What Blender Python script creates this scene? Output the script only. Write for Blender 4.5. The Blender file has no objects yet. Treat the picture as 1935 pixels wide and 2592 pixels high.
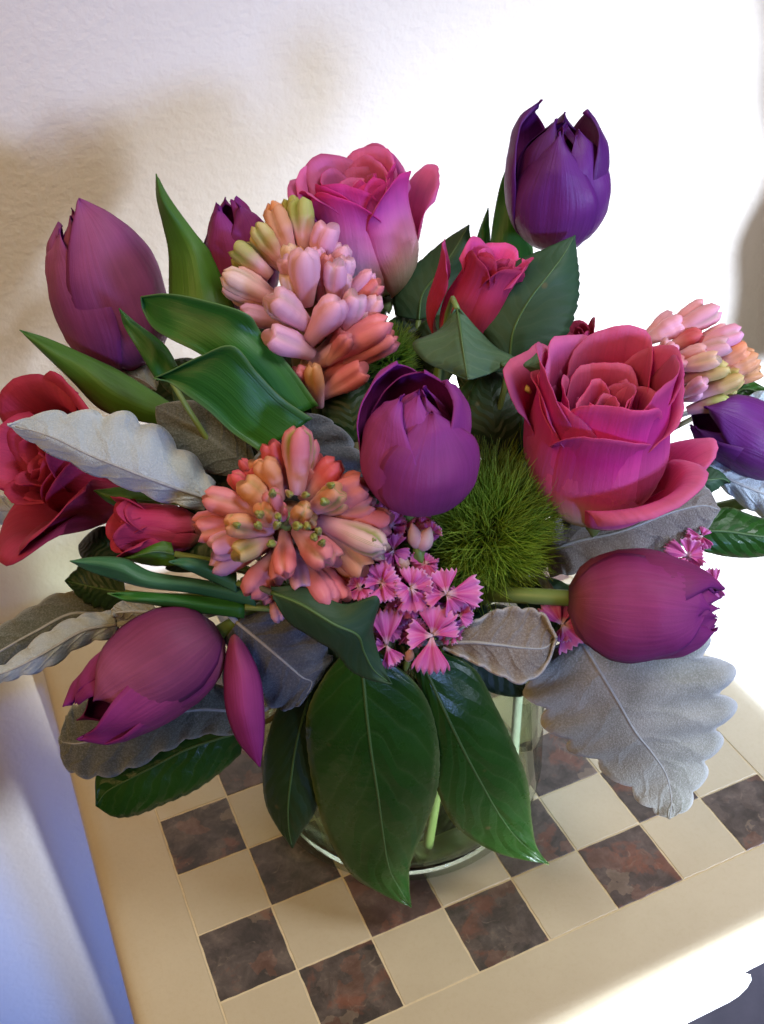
import bpy, math, random
import numpy as np
from mathutils import Vector, Matrix
random.seed(7)
RNG = np.random.default_rng(7)
scene = bpy.context.scene
COL = scene.collection
rad = math.radians

# ------------------------------------------------------------------ camera
CAM_R = np.array([[0.9147439, -0.3999473, -0.0573215],
                  [-0.2750493, -0.5124969, -0.8134463],
                  [0.2959586, 0.7598613, -0.5788086]])      # right, down, forward
CAM_C = 0.8 * np.array([-0.1995253, -0.4790643, 0.5510973])
FOCAL = 2732.0
CX, CY = 967.5, 1296.0
cam_data = bpy.data.cameras.new('camera')
cam = bpy.data.objects.new('camera', cam_data)
COL.objects.link(cam)
cam_data.sensor_fit = 'VERTICAL'
cam_data.sensor_height = 24.0
cam_data.lens = FOCAL / 2592.0 * 24.0
cam_data.clip_start = 0.02
cam_data.clip_end = 60
cam_data.dof.use_dof = True
cam_data.dof.focus_distance = 0.42
cam_data.dof.aperture_fstop = 14.0
_m = Matrix.Identity(4)
for i in range(3):
    _m[i][0], _m[i][1], _m[i][2], _m[i][3] = CAM_R[0][i], -CAM_R[1][i], -CAM_R[2][i], CAM_C[i]
cam.matrix_world = _m
scene.camera = cam

# ------------------------------------------------------------------ light
world = bpy.data.worlds.new('World')
scene.world = world
world.use_nodes = True
world.node_tree.nodes['Background'].inputs[0].default_value = (1.0, 0.86, 0.70, 1)
world.node_tree.nodes['Background'].inputs[1].default_value = 0.05

def aim(o, target):
    o.rotation_euler = (Vector(target) - o.location).to_track_quat('-Z', 'Y').to_euler()

def area_lamp(name, loc, target, size, power, color, size_y=None, spread=180):
    l = bpy.data.lights.new(name, 'AREA')
    l.energy, l.color, l.size = power, color, size
    if size_y:
        l.shape, l.size_y = 'RECTANGLE', size_y
    l.spread = rad(spread)
    o = bpy.data.objects.new(name, l)
    COL.objects.link(o)
    o.location = loc
    aim(o, target)
    return o

# daylight beams from the window side, square cones added to light chosen areas
def beam(name, loc, target, power, color, angle, blend, soft):
    l = bpy.data.lights.new(name, 'SPOT')
    l.energy, l.color = power, color
    l.use_square, l.spot_size, l.spot_blend = True, rad(angle), blend
    l.shadow_soft_size = soft
    o = bpy.data.objects.new(name, l)
    COL.objects.link(o)
    o.location = loc
    aim(o, target)
beam('window_beam', (1.6, -1.9, 0.42), (0.345, 0.215, -0.10), 1600, (0.60, 0.73, 1.0), 22.5, 0.72, 0.18)
beam('sky_beam', (0.30, -2.5, 0.42), (0.0, 0.215, 0.47), 440, (0.30, 0.45, 1.0), 15, 0.8, 0.30)
beam('low_window_beam', (0.55, -2.3, -0.32), (0.11, -0.18, -0.10), 1300, (0.80, 0.90, 1.0), 8.5, 0.3, 0.06)
beam('low_sky_beam', (0.28, -2.5, -0.10), (-0.40, 0.2, -0.36), 370, (0.04, 0.22, 1.0), 14, 0.5, 0.16)
# warm lamp light of the room from above and the side, cooler fill added high over the bouquet
area_lamp('room_lamp', (-0.85, -0.50, 1.05), (-0.15, 0.2, 0.1), 0.7, 9.0, (1.0, 0.62, 0.24))
area_lamp('bouquet_fill', (0.55, -0.55, 1.40), (0.02, -0.05, 0.15), 0.5, 11.0, (0.92, 0.96, 1.0), 0.6, 150)

scene.view_settings.view_transform = 'Standard'
scene.view_settings.look = 'None'
scene.view_settings.exposure = -0.2
scene.view_settings.gamma = 1.0
scene.view_settings.use_curve_mapping = False
scene.cycles.use_denoising = True
scene.cycles.max_bounces = 8
scene.cycles.transparent_max_bounces = 16
scene.cycles.transmission_bounces = 10

# ------------------------------------------------------------------ helpers
def W(px, py, d):
    """the point of the place seen at photo position (px, py), d metres in front of the lens plane"""
    return CAM_C + d * ((px - CX) / FOCAL * CAM_R[0] + (py - CY) / FOCAL * CAM_R[1] + CAM_R[2])

def unit(v):
    v = np.asarray(v, float)
    return v / (np.linalg.norm(v) + 1e-12)

ORIGIN = {}

def thing(name, label, cat, loc, group=None):
    o = bpy.data.objects.new(name, None)
    COL.objects.link(o)
    o.location = loc
    o.empty_display_size = 0.01
    o['label'], o['category'] = label, cat
    if group:
        o['group'] = group
    ORIGIN[o] = np.array(loc, float)
    return o

def link_mesh(name, verts, faces, mat, parent=None, uvs=None, smooth=True, thick=0.0, offset=0.0, mat2=None, mesh=None):
    """one mesh object; verts in world coordinates, stored relative to the thing's origin"""
    if mesh is None:
        org = ORIGIN.get(parent, np.zeros(3)) if parent is not None else np.zeros(3)
        me = bpy.data.meshes.new(name)
        me.from_pydata((np.asarray(verts) - org).tolist(), [], faces)
        if uvs is not None:
            lay = me.uv_layers.new(name='UVMap')
            idx = np.empty(len(me.loops), dtype=np.int32)
            me.loops.foreach_get('vertex_index', idx)
            lay.data.foreach_set('uv', np.asarray(uvs, dtype=np.float32)[idx].ravel())
        if smooth:
            me.polygons.foreach_set('use_smooth', [True] * len(me.polygons))
        me.materials.append(mat)
        if mat2:
            me.materials.append(mat2)
    else:
        me = mesh
    o = bpy.data.objects.new(name, me)
    COL.objects.link(o)
    if parent is not None:
        o.parent = parent
        ORIGIN[o] = ORIGIN.get(parent, np.zeros(3))
    if thick:
        md = o.modifiers.new('thickness', 'SOLIDIFY')
        md.thickness, md.offset = thick, offset
        if mat2:
            md.material_offset = 1
    return o

def grid_faces(nv, nu, wrap=False):
    f = []
    for j in range(nv - 1):
        for i in range(nu - (0 if wrap else 1)):
            a, b = j * nu + i, j * nu + (i + 1) % nu
            f.append((a, b, b + nu, a + nu))
    return f

def grid_obj(name, P, mat, parent, thick=0.0004, mat2=None, offset=0.0):
    nv, nu = P.shape[:2]
    vv, uu = np.meshgrid(np.linspace(0, 1, nv), np.linspace(0, 1, nu), indexing='ij')
    uv = np.stack([uu, vv], -1).reshape(-1, 2)
    return link_mesh(name, P.reshape(-1, 3), grid_faces(nv, nu), mat, parent, uv, True, thick, offset, mat2)

def spline(pts, n):
    """Catmull-Rom through points (k,3) -> (n,3)"""
    P = np.asarray(pts, float)
    k = len(P)
    t = np.linspace(0, k - 1, n)
    i = np.clip(t.astype(int), 0, k - 2)
    f = (t - i)[:, None]
    p1, p2 = P[i], P[i + 1]
    p0 = np.where((i > 0)[:, None], P[np.maximum(i - 1, 0)], 2 * p1 - p2)
    p3 = np.where((i + 2 < k)[:, None], P[np.minimum(i + 2, k - 1)], 2 * p2 - p1)
    return 0.5 * ((2 * p1) + (p2 - p0) * f + (2 * p0 - 5 * p1 + 4 * p2 - p3) * f ** 2 + (3 * p1 - p0 - 3 * p2 + p3) * f ** 3)

def tube(name, path, radii, mat, parent, seg=8, cap=True):
    P = np.asarray(path, float)
    n = len(P)
    R = np.broadcast_to(np.asarray(radii, float), (n,)) if np.ndim(radii) else np.full(n, radii)
    T = np.gradient(P, axis=0)
    T /= np.linalg.norm(T, axis=1)[:, None] + 1e-12
    up = np.array([0, 0, 1.0]) if abs(T[0][2]) < 0.9 else np.array([1.0, 0, 0])
    verts, nrm = [], unit(np.cross(T[0], up))
    for k in range(n):
        nrm = unit(nrm - T[k] * (nrm @ T[k]))
        b = np.cross(T[k], nrm)
        for s in range(seg):
            a = 2 * math.pi * s / seg
            verts.append(P[k] + R[k] * (math.cos(a) * nrm + math.sin(a) * b))
    faces = grid_faces(n, seg, True)
    if cap:
        faces.append(tuple(range(seg))[::-1])
        faces.append(tuple(range((n - 1) * seg, n * seg)))
    vv, uu = np.meshgrid(np.linspace(0, 1, n), np.linspace(0, 1, seg), indexing='ij')
    return link_mesh(name, verts, faces, mat, parent, np.stack([uu, vv], -1).reshape(-1, 2))

def box(name, lo, hi, mat, parent, bevel=0.0, seg=2):
    x0, y0, z0 = lo
    x1, y1, z1 = hi
    v = [(x0, y0, z0), (x1, y0, z0), (x1, y1, z0), (x0, y1, z0), (x0, y0, z1), (x1, y0, z1), (x1, y1, z1), (x0, y1, z1)]
    f = [(3, 2, 1, 0), (4, 5, 6, 7), (0, 1, 5, 4), (1, 2, 6, 5), (2, 3, 7, 6), (3, 0, 4, 7)]
    o = link_mesh(name, v, f, mat, parent, smooth=False)
    if bevel:
        md = o.modifiers.new('edge', 'BEVEL')
        md.width, md.segments = bevel, seg
    return o

# ------------------------------------------------------------------ materials
class NT:
    def __init__(self, name):
        self.m = bpy.data.materials.new(name)
        self.m.use_nodes = True
        self.t = self.m.node_tree
        self.t.nodes.clear()
        self.out = self.t.nodes.new('ShaderNodeOutputMaterial')
    def n(self, typ, **kw):
        nd = self.t.nodes.new('ShaderNode' + typ)
        for k, v in kw.items():
            if k in nd.inputs.keys() and not hasattr(nd, k):
                nd.inputs[k].default_value = v
            else:
                setattr(nd, k, v)
        return nd
    def l(self, a, b):
        self.t.links.new(a, b)
    def ramp(self, fac, stops, interp='LINEAR'):
        r = self.n('ValToRGB')
        r.color_ramp.interpolation = interp
        el = r.color_ramp.elements
        while len(el) < len(stops):
            el.new(0.5)
        for e, (p, c) in zip(el, stops):
            e.position = p
            e.color = (*c, 1) if len(c) == 3 else c
        self.l(fac, r.inputs[0])
        return r.outputs[0]
    def math(self, op, a, b=None, clamp=False):
        m = self.n('Math', operation=op)
        m.use_clamp = clamp
        for k, x in enumerate((a, b)):
            if x is None:
                continue
            if isinstance(x, (int, float)):
                m.inputs[k].default_value = x
            else:
                self.l(x, m.inputs[k])
        return m.outputs[0]
    def mix(self, fac, a, b, blend='MIX'):
        m = self.n('Mix', data_type='RGBA', blend_type=blend)
        for inp, x in ((m.inputs[0], fac), (m.inputs[6], a), (m.inputs[7], b)):
            if isinstance(x, (int, float)):
                inp.default_value = x
            elif isinstance(x, tuple):
                inp.default_value = (*x, 1) if len(x) == 3 else x
            else:
                self.l(x, inp)
        return m.outputs[2]
    def noise(self, vec=None, scale=5.0, detail=3.0, rough=0.5, dist=0.0):
        nd = self.n('TexNoise')
        nd.inputs['Scale'].default_value = scale
        nd.inputs['Detail'].default_value = detail
        nd.inputs['Roughness'].default_value = rough
        nd.inputs['Distortion'].default_value = dist
        if vec is not None:
            self.l(vec, nd.inputs['Vector'])
        return nd.outputs[0]
    def mapping(self, vec, scale=(1, 1, 1)):
        mp = self.n('Mapping')
        mp.inputs['Scale'].default_value = scale
        self.l(vec, mp.inputs['Vector'])
        return mp.outputs[0]
    def uv(self):
        tc = self.n('TexCoord')
        sp = self.n('SeparateXYZ')
        self.l(tc.outputs['UV'], sp.inputs[0])
        return tc, sp.outputs[0], sp.outputs[1]
    def bump(self, h, strength=0.3, dist=0.001):
        b = self.n('Bump')
        b.inputs['Strength'].default_value = strength
        b.inputs['Distance'].default_value = dist
        self.l(h, b.inputs['Height'])
        return b.outputs[0]
    def surface(self, color, rough=0.5, normal=None, transl=0.0, tcol=None, spec=0.5, sheen=0.0, sheen_tint=None, coat=0.0):
        p = self.n('BsdfPrincipled')
        if isinstance(color, tuple):
            p.inputs['Base Color'].default_value = (*color, 1)
        else:
            self.l(color, p.inputs['Base Color'])
        if isinstance(rough, (int, float)):
            p.inputs['Roughness'].default_value = rough
        else:
            self.l(rough, p.inputs['Roughness'])
        p.inputs['Specular IOR Level'].default_value = spec
        p.inputs['Sheen Weight'].default_value = sheen
        p.inputs['Coat Weight'].default_value = coat
        if normal is not None:
            self.l(normal, p.inputs['Normal'])
        s = p.outputs[0]
        if transl:
            t = self.n('BsdfTranslucent')
            c = tcol if tcol is not None else color
            if isinstance(c, tuple):
                t.inputs[0].default_value = (*c, 1)
            else:
                self.l(c, t.inputs[0])
            mx = self.n('MixShader')
            mx.inputs[0].default_value = transl
            self.l(s, mx.inputs[1])
            self.l(t.outputs[0], mx.inputs[2])
            s = mx.outputs[0]
        self.l(s, self.out.inputs[0])
        return self.m

def petal_mat(name, stops, edge, edge_amt=0.6, streak=0.25, rough=0.6, transl=0.25, vein=30, spec=0.2, wrinkle=0.25, edge_pow=3.0):
    t = NT(name)
    tc, u, v = t.uv()
    base = t.ramp(v, stops)
    ue = t.math('ABSOLUTE', t.math('SUBTRACT', t.math('MULTIPLY', u, 2.0), 1.0))
    ve = t.math('POWER', v, 8.0)
    e = t.math('MAXIMUM', t.math('POWER', ue, edge_pow), ve)
    c = t.mix(t.math('MULTIPLY', e, edge_amt, True), base, edge)
    st = t.noise(t.mapping(tc.outputs['UV'], (vein, 1.6, 1)), 1.0, 4, 0.6)
    st2 = t.math('MULTIPLY', t.math('SUBTRACT', st, 0.5), 2 * streak)
    bl = t.noise(tc.outputs['Object'], 60, 2)
    k = t.math('ADD', t.math('ADD', 1.0, st2), t.math('MULTIPLY', t.math('SUBTRACT', bl, 0.5), 0.5))
    oi = t.n('ObjectInfo')
    k = t.math('MULTIPLY', k, t.math('ADD', 0.86, t.math('MULTIPLY', oi.outputs['Random'], 0.28)))
    gray = t.n('CombineColor')
    for i in range(3):
        t.l(k, gray.inputs[i])
    c = t.mix(1.0, c, gray.outputs[0], 'MULTIPLY')
    fine = t.noise(tc.outputs['Object'], 900, 2)
    h = t.math('ADD', st, t.math('MULTIPLY', fine, 0.25))
    return t.surface(c, rough, t.bump(h, wrinkle, 0.0012), transl, c, spec)

def leaf_mat(name, col, col2, rib, rough=0.32, transl=0.12, nveins=9, vein_amt=0.5, spec=0.5, bump=0.5, edge=None, mottle=40):
    """broad leaf: base colour mottled between col and col2, paler side veins slanting to the tip"""
    t = NT(name)
    tc, u, v = t.uv()
    n1 = t.noise(tc.outputs['Object'], mottle, 4)
    c = t.mix(t.math('MULTIPLY', t.math('SUBTRACT', n1, 0.25), 1.8, True), col, col2)
    s = t.math('ABSOLUTE', t.math('SUBTRACT', t.math('MULTIPLY', u, 2.0), 1.0))
    wob = t.math('MULTIPLY', t.math('SUBTRACT', t.noise(tc.outputs['UV'], 4, 1), 0.5), 0.14)
    ph = t.math('ADD', t.math('SUBTRACT', v, t.math('MULTIPLY', s, 0.22)), wob)
    fr = t.math('FRACT', t.math('MULTIPLY', ph, float(nveins)))
    dv = t.math('ABSOLUTE', t.math('SUBTRACT', fr, 0.5))
    line = t.math('SUBTRACT', 1.0, t.math('MULTIPLY', dv, 9.0), True)
    mid = t.math('SUBTRACT', 1.0, t.math('MULTIPLY', s, 28.0), True)
    fine = t.n('TexVoronoi')
    fine.feature = 'DISTANCE_TO_EDGE'
    fine.inputs['Scale'].default_value = 420
    t.l(tc.outputs['Object'], fine.inputs['Vector'])
    net = t.math('SUBTRACT', 1.0, t.math('MULTIPLY', fine.outputs[0], 9.0), True)
    vm = t.math('MAXIMUM', t.math('MULTIPLY', line, 0.55), mid)
    vm = t.math('MAXIMUM', vm, t.math('MULTIPLY', net, 0.12))
    c = t.mix(t.math('MULTIPLY', vm, vein_amt), c, rib)
    if edge:
        e = t.math('MULTIPLY', t.math('POWER', s, 24.0), 0.8, True)
        c = t.mix(e, c, edge)
    puff = t.math('MULTIPLY', t.math('SINE', t.math('MULTIPLY', fr, math.pi)), 0.0)
    h = t.math('ADD', t.math('MULTIPLY', dv, 1.2), t.math('ADD', t.math('MULTIPLY', net, -0.03), puff))
    sp = t.n('TexVoronoi')
    sp.inputs['Scale'].default_value = 95
    t.l(tc.outputs['Object'], sp.inputs['Vector'])
    sel = t.n('SeparateColor')
    t.l(sp.outputs['Color'], sel.inputs[0])
    dot = t.math('MULTIPLY', t.math('SUBTRACT', 0.16, sp.outputs['Distance']), 12.0, True)
    dot = t.math('MULTIPLY', dot, t.math('GREATER_THAN', sel.outputs[0], 0.86))
    c = t.mix(t.math('MULTIPLY', dot, 0.7), c, (0.10, 0.085, 0.03))
    rv = t.math('ADD', rough - 0.06, t.math('MULTIPLY', t.noise(tc.outputs['Object'], 75, 4, 0.6), 0.26))
    h = t.math('ADD', h, t.math('MULTIPLY', t.noise(tc.outputs['Object'], 170, 3), 0.5))
    return t.surface(c, rv, t.bump(h, bump, 0.0012), transl, t.mix(0.5, c, (0.25, 0.42, 0.05)), spec)

def parallel_leaf_mat(name, col, col2, rough=0.38, transl=0.25):
    t = NT(name)
    tc, u, v = t.uv()
    st = t.noise(t.mapping(tc.outputs['UV'], (26, 0.8, 1)), 1.0, 4, 0.65)
    n1 = t.noise(tc.outputs['Object'], 22, 3)
    k = t.math('ADD', t.math('MULTIPLY', t.math('SUBTRACT', n1, 0.3), 1.4), t.math('MULTIPLY', t.math('SUBTRACT', st, 0.5), 0.9), True)
    c = t.mix(k, col, col2)
    s = t.math('ABSOLUTE', t.math('SUBTRACT', t.math('MULTIPLY', u, 2.0), 1.0))
    c = t.mix(t.math('MULTIPLY', t.math('POWER', s, 16.0), 0.5, True), c, (0.16, 0.26, 0.10))
    return t.surface(c, rough, t.bump(st, 0.35, 0.001), transl, t.mix(0.5, c, (0.16, 0.36, 0.03)), 0.45)

def felt_mat(name, col, col2, edge):
    """felted silver leaf: matt, mottled, with a white woolly rim and pressed side veins"""
    t = NT(name)
    tc, u, v = t.uv()
    n1 = t.noise(tc.outputs['Object'], 55, 5, 0.65)
    n2 = t.noise(tc.outputs['Object'], 1300, 3, 0.7)
    c = t.mix(t.math('MULTIPLY', t.math('SUBTRACT', n1, 0.28), 1.9, True), col, col2)
    c = t.mix(t.math('MULTIPLY', t.math('SUBTRACT', n2, 0.45), 1.6, True), c, edge)
    s = t.math('ABSOLUTE', t.math('SUBTRACT', t.math('MULTIPLY', u, 2.0), 1.0))
    e = t.math('MULTIPLY', t.math('POWER', s, 18.0), 0.9, True)
    mid = t.math('SUBTRACT', 1.0, t.math('MULTIPLY', s, 9.0), True)
    c = t.mix(t.math('MAXIMUM', e, t.math('MULTIPLY', mid, 0.25)), c, edge)
    ph = t.math('SUBTRACT', v, t.math('MULTIPLY', s, 0.20))
    wob = t.math('MULTIPLY', t.noise(tc.outputs['UV'], 5, 2), 0.10)
    frc = t.math('FRACT', t.math('MULTIPLY', t.math('ADD', ph, wob), 7.0))
    dv = t.math('ABSOLUTE', t.math('SUBTRACT', frc, 0.5))
    groove = t.math('SUBTRACT', 1.0, t.math('MULTIPLY', dv, 5.0), True)
    h = t.math('ADD', t.math('ADD', n2, t.math('MULTIPLY', n1, 0.6)), t.math('MULTIPLY', groove, 0.7))
    return t.surface(c, 0.95, t.bump(h, 0.6, 0.0014), 0.08, c, 0.12, sheen=0.3)

def plain(name, col, rough=0.5, spec=0.5, col2=None, scale=40, transl=0.0, bump=0.0, bscale=300):
    t = NT(name)
    tc = t.n('TexCoord')
    c = col
    if col2:
        c = t.mix(t.math('MULTIPLY', t.math('SUBTRACT', t.noise(tc.outputs['Object'], scale, 4), 0.25), 2.0, True), col, col2)
    nrm = None
    if bump:
        nrm = t.bump(t.noise(tc.outputs['Object'], bscale, 4, 0.6), bump, 0.002)
    return t.surface(c, rough, nrm, transl, c, spec)

M = {}
# walls and table
def wall_material():
    t = NT('orange_peel_paint')
    tc = t.n('TexCoord')
    n1 = t.noise(tc.outputs['Object'], 300, 3, 0.55)
    n2 = t.noise(tc.outputs['Object'], 130, 2, 0.5)
    h = t.math('ADD', n1, t.math('MULTIPLY', n2, 0.8))
    c = t.mix(t.noise(tc.outputs['Object'], 6, 2), (0.61, 0.525, 0.415), (0.66, 0.57, 0.455))
    return t.surface(c, 0.7, t.bump(h, 0.22, 0.003), spec=0.25)
M['wall'] = wall_material()

def stone_light():
    t = NT('cream_limestone')
    tc = t.n('TexCoord')
    oi = t.n('ObjectInfo')
    off = t.n('VectorMath', operation='ADD')
    t.l(tc.outputs['Object'], off.inputs[0])
    t.l(oi.outputs['Location'], off.inputs[1])
    n1 = t.noise(off.outputs[0], 45, 6, 0.65)
    n2 = t.noise(off.outputs[0], 420, 4, 0.7)
    c = t.mix(n1, (0.46, 0.395, 0.28), (0.54, 0.475, 0.345))
    c = t.mix(t.math('MULTIPLY', t.math('SUBTRACT', n2, 0.5), 0.9, True), c, (0.40, 0.32, 0.19))
    k = t.math('ADD', 0.95, t.math('MULTIPLY', oi.outputs['Random'], 0.09))
    g = t.n('CombineColor')
    for i in range(3):
        t.l(k, g.inputs[i])
    c = t.mix(1.0, c, g.outputs[0], 'MULTIPLY')
    return t.surface(c, 0.52, t.bump(n2, 0.10, 0.001), spec=0.4)
M['cream'] = stone_light()

def stone_dark():
    t = NT('brown_marble')
    tc = t.n('TexCoord')
    oi = t.n('ObjectInfo')
    rv = t.n('CombineXYZ')
    r100 = t.math('MULTIPLY', oi.outputs['Random'], 37.0)
    t.l(r100, rv.inputs[0]); t.l(r100, rv.inputs[2])
    off = t.n('VectorMath', operation='ADD')
    t.l(tc.outputs['Object'], off.inputs[0])
    t.l(rv.outputs[0], off.inputs[1])
    v = off.outputs[0]
    n1 = t.noise(v, 75, 8, 0.70, 0.35)
    n2 = t.noise(v, 48, 6, 0.62, 0.5)
    n3 = t.noise(v, 130, 5, 0.65, 0.6)
    c = t.ramp(n1, [(0.30, (0.028, 0.024, 0.024)), (0.44, (0.070, 0.056, 0.050)), (0.56, (0.130, 0.104, 0.094)), (0.72, (0.25, 0.20, 0.17))])
    vc = t.n('TexVoronoi')
    vc.inputs['Scale'].default_value = 95
    wn = t.n('TexNoise')
    wn.inputs['Scale'].default_value = 140
    wn.inputs['Detail'].default_value = 4
    t.l(v, wn.inputs['Vector'])
    wv = t.n('VectorMath', operation='MULTIPLY_ADD')
    t.l(wn.outputs[1], wv.inputs[0]); wv.inputs[1].default_value = (0.016, 0.016, 0.016); t.l(v, wv.inputs[2])
    t.l(wv.outputs[0], vc.inputs['Vector'])
    sc = t.n('SeparateColor')
    t.l(vc.outputs['Color'], sc.inputs[0])
    clast = t.ramp(sc.outputs[0], [(0.0, (0.030, 0.026, 0.024)), (0.35, (0.060, 0.046, 0.040)), (0.55, (0.105, 0.078, 0.064)), (0.72, (0.075, 0.058, 0.052)), (0.84, (0.17, 0.070, 0.040)), (0.93, (0.25, 0.185, 0.13))], 'CONSTANT')
    c = t.mix(0.38, c, clast)
    rust = t.math('MULTIPLY', t.math('SUBTRACT', n2, 0.57), 14.0, True)
    c = t.mix(t.math('MULTIPLY', rust, 0.45), c, (0.22, 0.075, 0.042))
    tint = t.math('MULTIPLY', t.math('SUBTRACT', oi.outputs['Random'], 0.62), 1.4, True)
    c = t.mix(tint, c, (0.17, 0.065, 0.052))
    vo = t.n('TexVoronoi')
    vo.feature = 'DISTANCE_TO_EDGE'
    vo.inputs['Scale'].default_value = 55
    dn = t.n('VectorMath', operation='MULTIPLY_ADD')
    nn = t.n('TexNoise')
    nn.inputs['Scale'].default_value = 60
    t.l(v, nn.inputs['Vector'])
    t.l(nn.outputs[1], dn.inputs[0]); dn.inputs[1].default_value = (0.03, 0.03, 0.03); t.l(v, dn.inputs[2])
    t.l(dn.outputs[0], vo.inputs['Vector'])
    vein = t.math('SUBTRACT', 1.0, t.math('MULTIPLY', vo.outputs[0], 34.0), True)
    vein = t.math('MULTIPLY', vein, t.math('MULTIPLY', t.math('SUBTRACT', n3, 0.5), 4.0, True))
    c = t.mix(t.math('MULTIPLY', vein, 0.55), c, (0.36, 0.28, 0.22))
    return t.surface(c, 0.38, t.bump(n3, 0.06, 0.001), spec=0.45)
M['marble'] = stone_dark()
M['grout'] = plain('pale_grout', (0.70, 0.61, 0.43), 0.9, 0.2, (0.60, 0.51, 0.34), 300)
M['white_wood'] = plain('white_painted_wood', (0.82, 0.80, 0.76), 0.45, 0.4, (0.76, 0.74, 0.69), 18, bump=0.12, bscale=140)
M['floor'] = plain('slate_floor_tile', (0.045, 0.045, 0.075), 0.5, 0.4, (0.09, 0.085, 0.13), 20, bump=0.2)
M['shade_cloth'] = plain('taupe_shade_cloth', (0.20, 0.165, 0.13), 1.0, 0.0, (0.26, 0.215, 0.17), 30, bump=0.3, bscale=900)
M['floor_joint'] = plain('floor_joint', (0.26, 0.26, 0.33), 0.8, 0.2)

# petals
M['tulip'] = petal_mat('tulip_petal', [(0, (0.34, 0.10, 0.15)), (0.12, (0.31, 0.048, 0.14)), (0.45, (0.33, 0.045, 0.19)), (0.8, (0.30, 0.034, 0.205)), (1, (0.22, 0.02, 0.17))], (0.20, 0.016, 0.185), 0.5, 0.24, 0.55, 0.32, 26, 0.24, 0.35)
M['tulip_mid'] = petal_mat('bright_tulip_petal', [(0, (0.34, 0.07, 0.22)), (0.15, (0.36, 0.052, 0.22)), (0.5, (0.38, 0.058, 0.27)), (0.85, (0.36, 0.055, 0.30)), (1, (0.28, 0.03, 0.23))], (0.27, 0.025, 0.23), 0.5, 0.22, 0.5, 0.32, 26, 0.28, 0.35)
M['tulip_in'] = petal_mat('tulip_petal_inner', [(0, (0.14, 0.03, 0.08)), (0.5, (0.17, 0.018, 0.13)), (1, (0.15, 0.012, 0.14))], (0.11, 0.009, 0.12), 0.4, 0.25, 0.45, 0.28, 26)
M['tulip_blue'] = petal_mat('violet_tulip_petal', [(0, (0.20, 0.040, 0.14)), (0.25, (0.17, 0.030, 0.19)), (0.6, (0.155, 0.026, 0.21)), (1, (0.10, 0.011, 0.13))], (0.09, 0.009, 0.13), 0.5, 0.24, 0.42, 0.28, 26, 0.35, 0.35)
M['tulip_warm'] = petal_mat('rosy_tulip_petal', [(0, (0.22, 0.05, 0.12)), (0.3, (0.25, 0.050, 0.13)), (0.75, (0.36, 0.085, 0.19)), (1, (0.34, 0.085, 0.24))], (0.18, 0.020, 0.15), 0.7, 0.28, 0.55, 0.32, 26, 0.24, 0.35)
M['rose_out'] = petal_mat('rose_petal_back', [(0, (0.78, 0.74, 0.40)), (0.22, (0.80, 0.52, 0.40)), (0.45, (0.76, 0.13, 0.38)), (0.75, (0.74, 0.038, 0.32)), (1, (0.72, 0.055, 0.27))], (0.78, 0.16, 0.32), 0.40, 0.16, 0.6, 0.34, 18, 0.2, 0.4)
M['rose_in'] = petal_mat('rose_petal_face', [(0, (0.42, 0.08, 0.07)), (0.4, (0.52, 0.028, 0.10)), (0.8, (0.66, 0.085, 0.28)), (1, (0.74, 0.20, 0.43))], (0.72, 0.12, 0.28), 0.45, 0.14, 0.6, 0.34, 18, 0.2, 0.4)
M['rose_pale_out'] = petal_mat('pale_rose_petal_back', [(0, (0.72, 0.74, 0.38)), (0.26, (0.82, 0.72, 0.56)), (0.50, (0.78, 0.32, 0.48)), (0.8, (0.72, 0.12, 0.45)), (1, (0.68, 0.05, 0.30))], (0.66, 0.04, 0.22), 0.6, 0.14, 0.6, 0.34, 18, 0.2, 0.4)
M['rose_pale_in'] = petal_mat('pale_rose_petal_face', [(0, (0.7, 0.4, 0.3)), (0.5, (0.62, 0.09, 0.26)), (1, (0.70, 0.19, 0.45))], (0.64, 0.06, 0.22), 0.4, 0.12, 0.6, 0.34, 18, 0.2, 0.4)
M['rose_red_out'] = petal_mat('red_rose_petal_back', [(0, (0.55, 0.38, 0.20)), (0.25, (0.50, 0.06, 0.10)), (0.7, (0.48, 0.030, 0.10)), (1, (0.46, 0.05, 0.16))], (0.42, 0.018, 0.04), 0.5, 0.2, 0.6, 0.28, 18, 0.2, 0.4)
M['rose_red_in'] = petal_mat('red_rose_petal_face', [(0, (0.4, 0.10, 0.06)), (0.5, (0.46, 0.022, 0.05)), (1, (0.52, 0.06, 0.16))], (0.44, 0.02, 0.05), 0.4, 0.2, 0.6, 0.28, 18, 0.2, 0.4)
M['sepal'] = plain('sepal_green', (0.10, 0.16, 0.045), 0.55, 0.3, (0.17, 0.21, 0.09), 60, 0.15)
M['stem'] = plain('stem_green', (0.13, 0.22, 0.05), 0.42, 0.45, (0.20, 0.28, 0.08), 30, 0.1)
M['stem_pale'] = plain('pale_stem_green', (0.22, 0.29, 0.10), 0.42, 0.45, (0.29, 0.35, 0.15), 30, 0.1)
M['woody'] = plain('woody_stem', (0.10, 0.085, 0.04), 0.6, 0.3, (0.15, 0.13, 0.06), 60)

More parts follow.
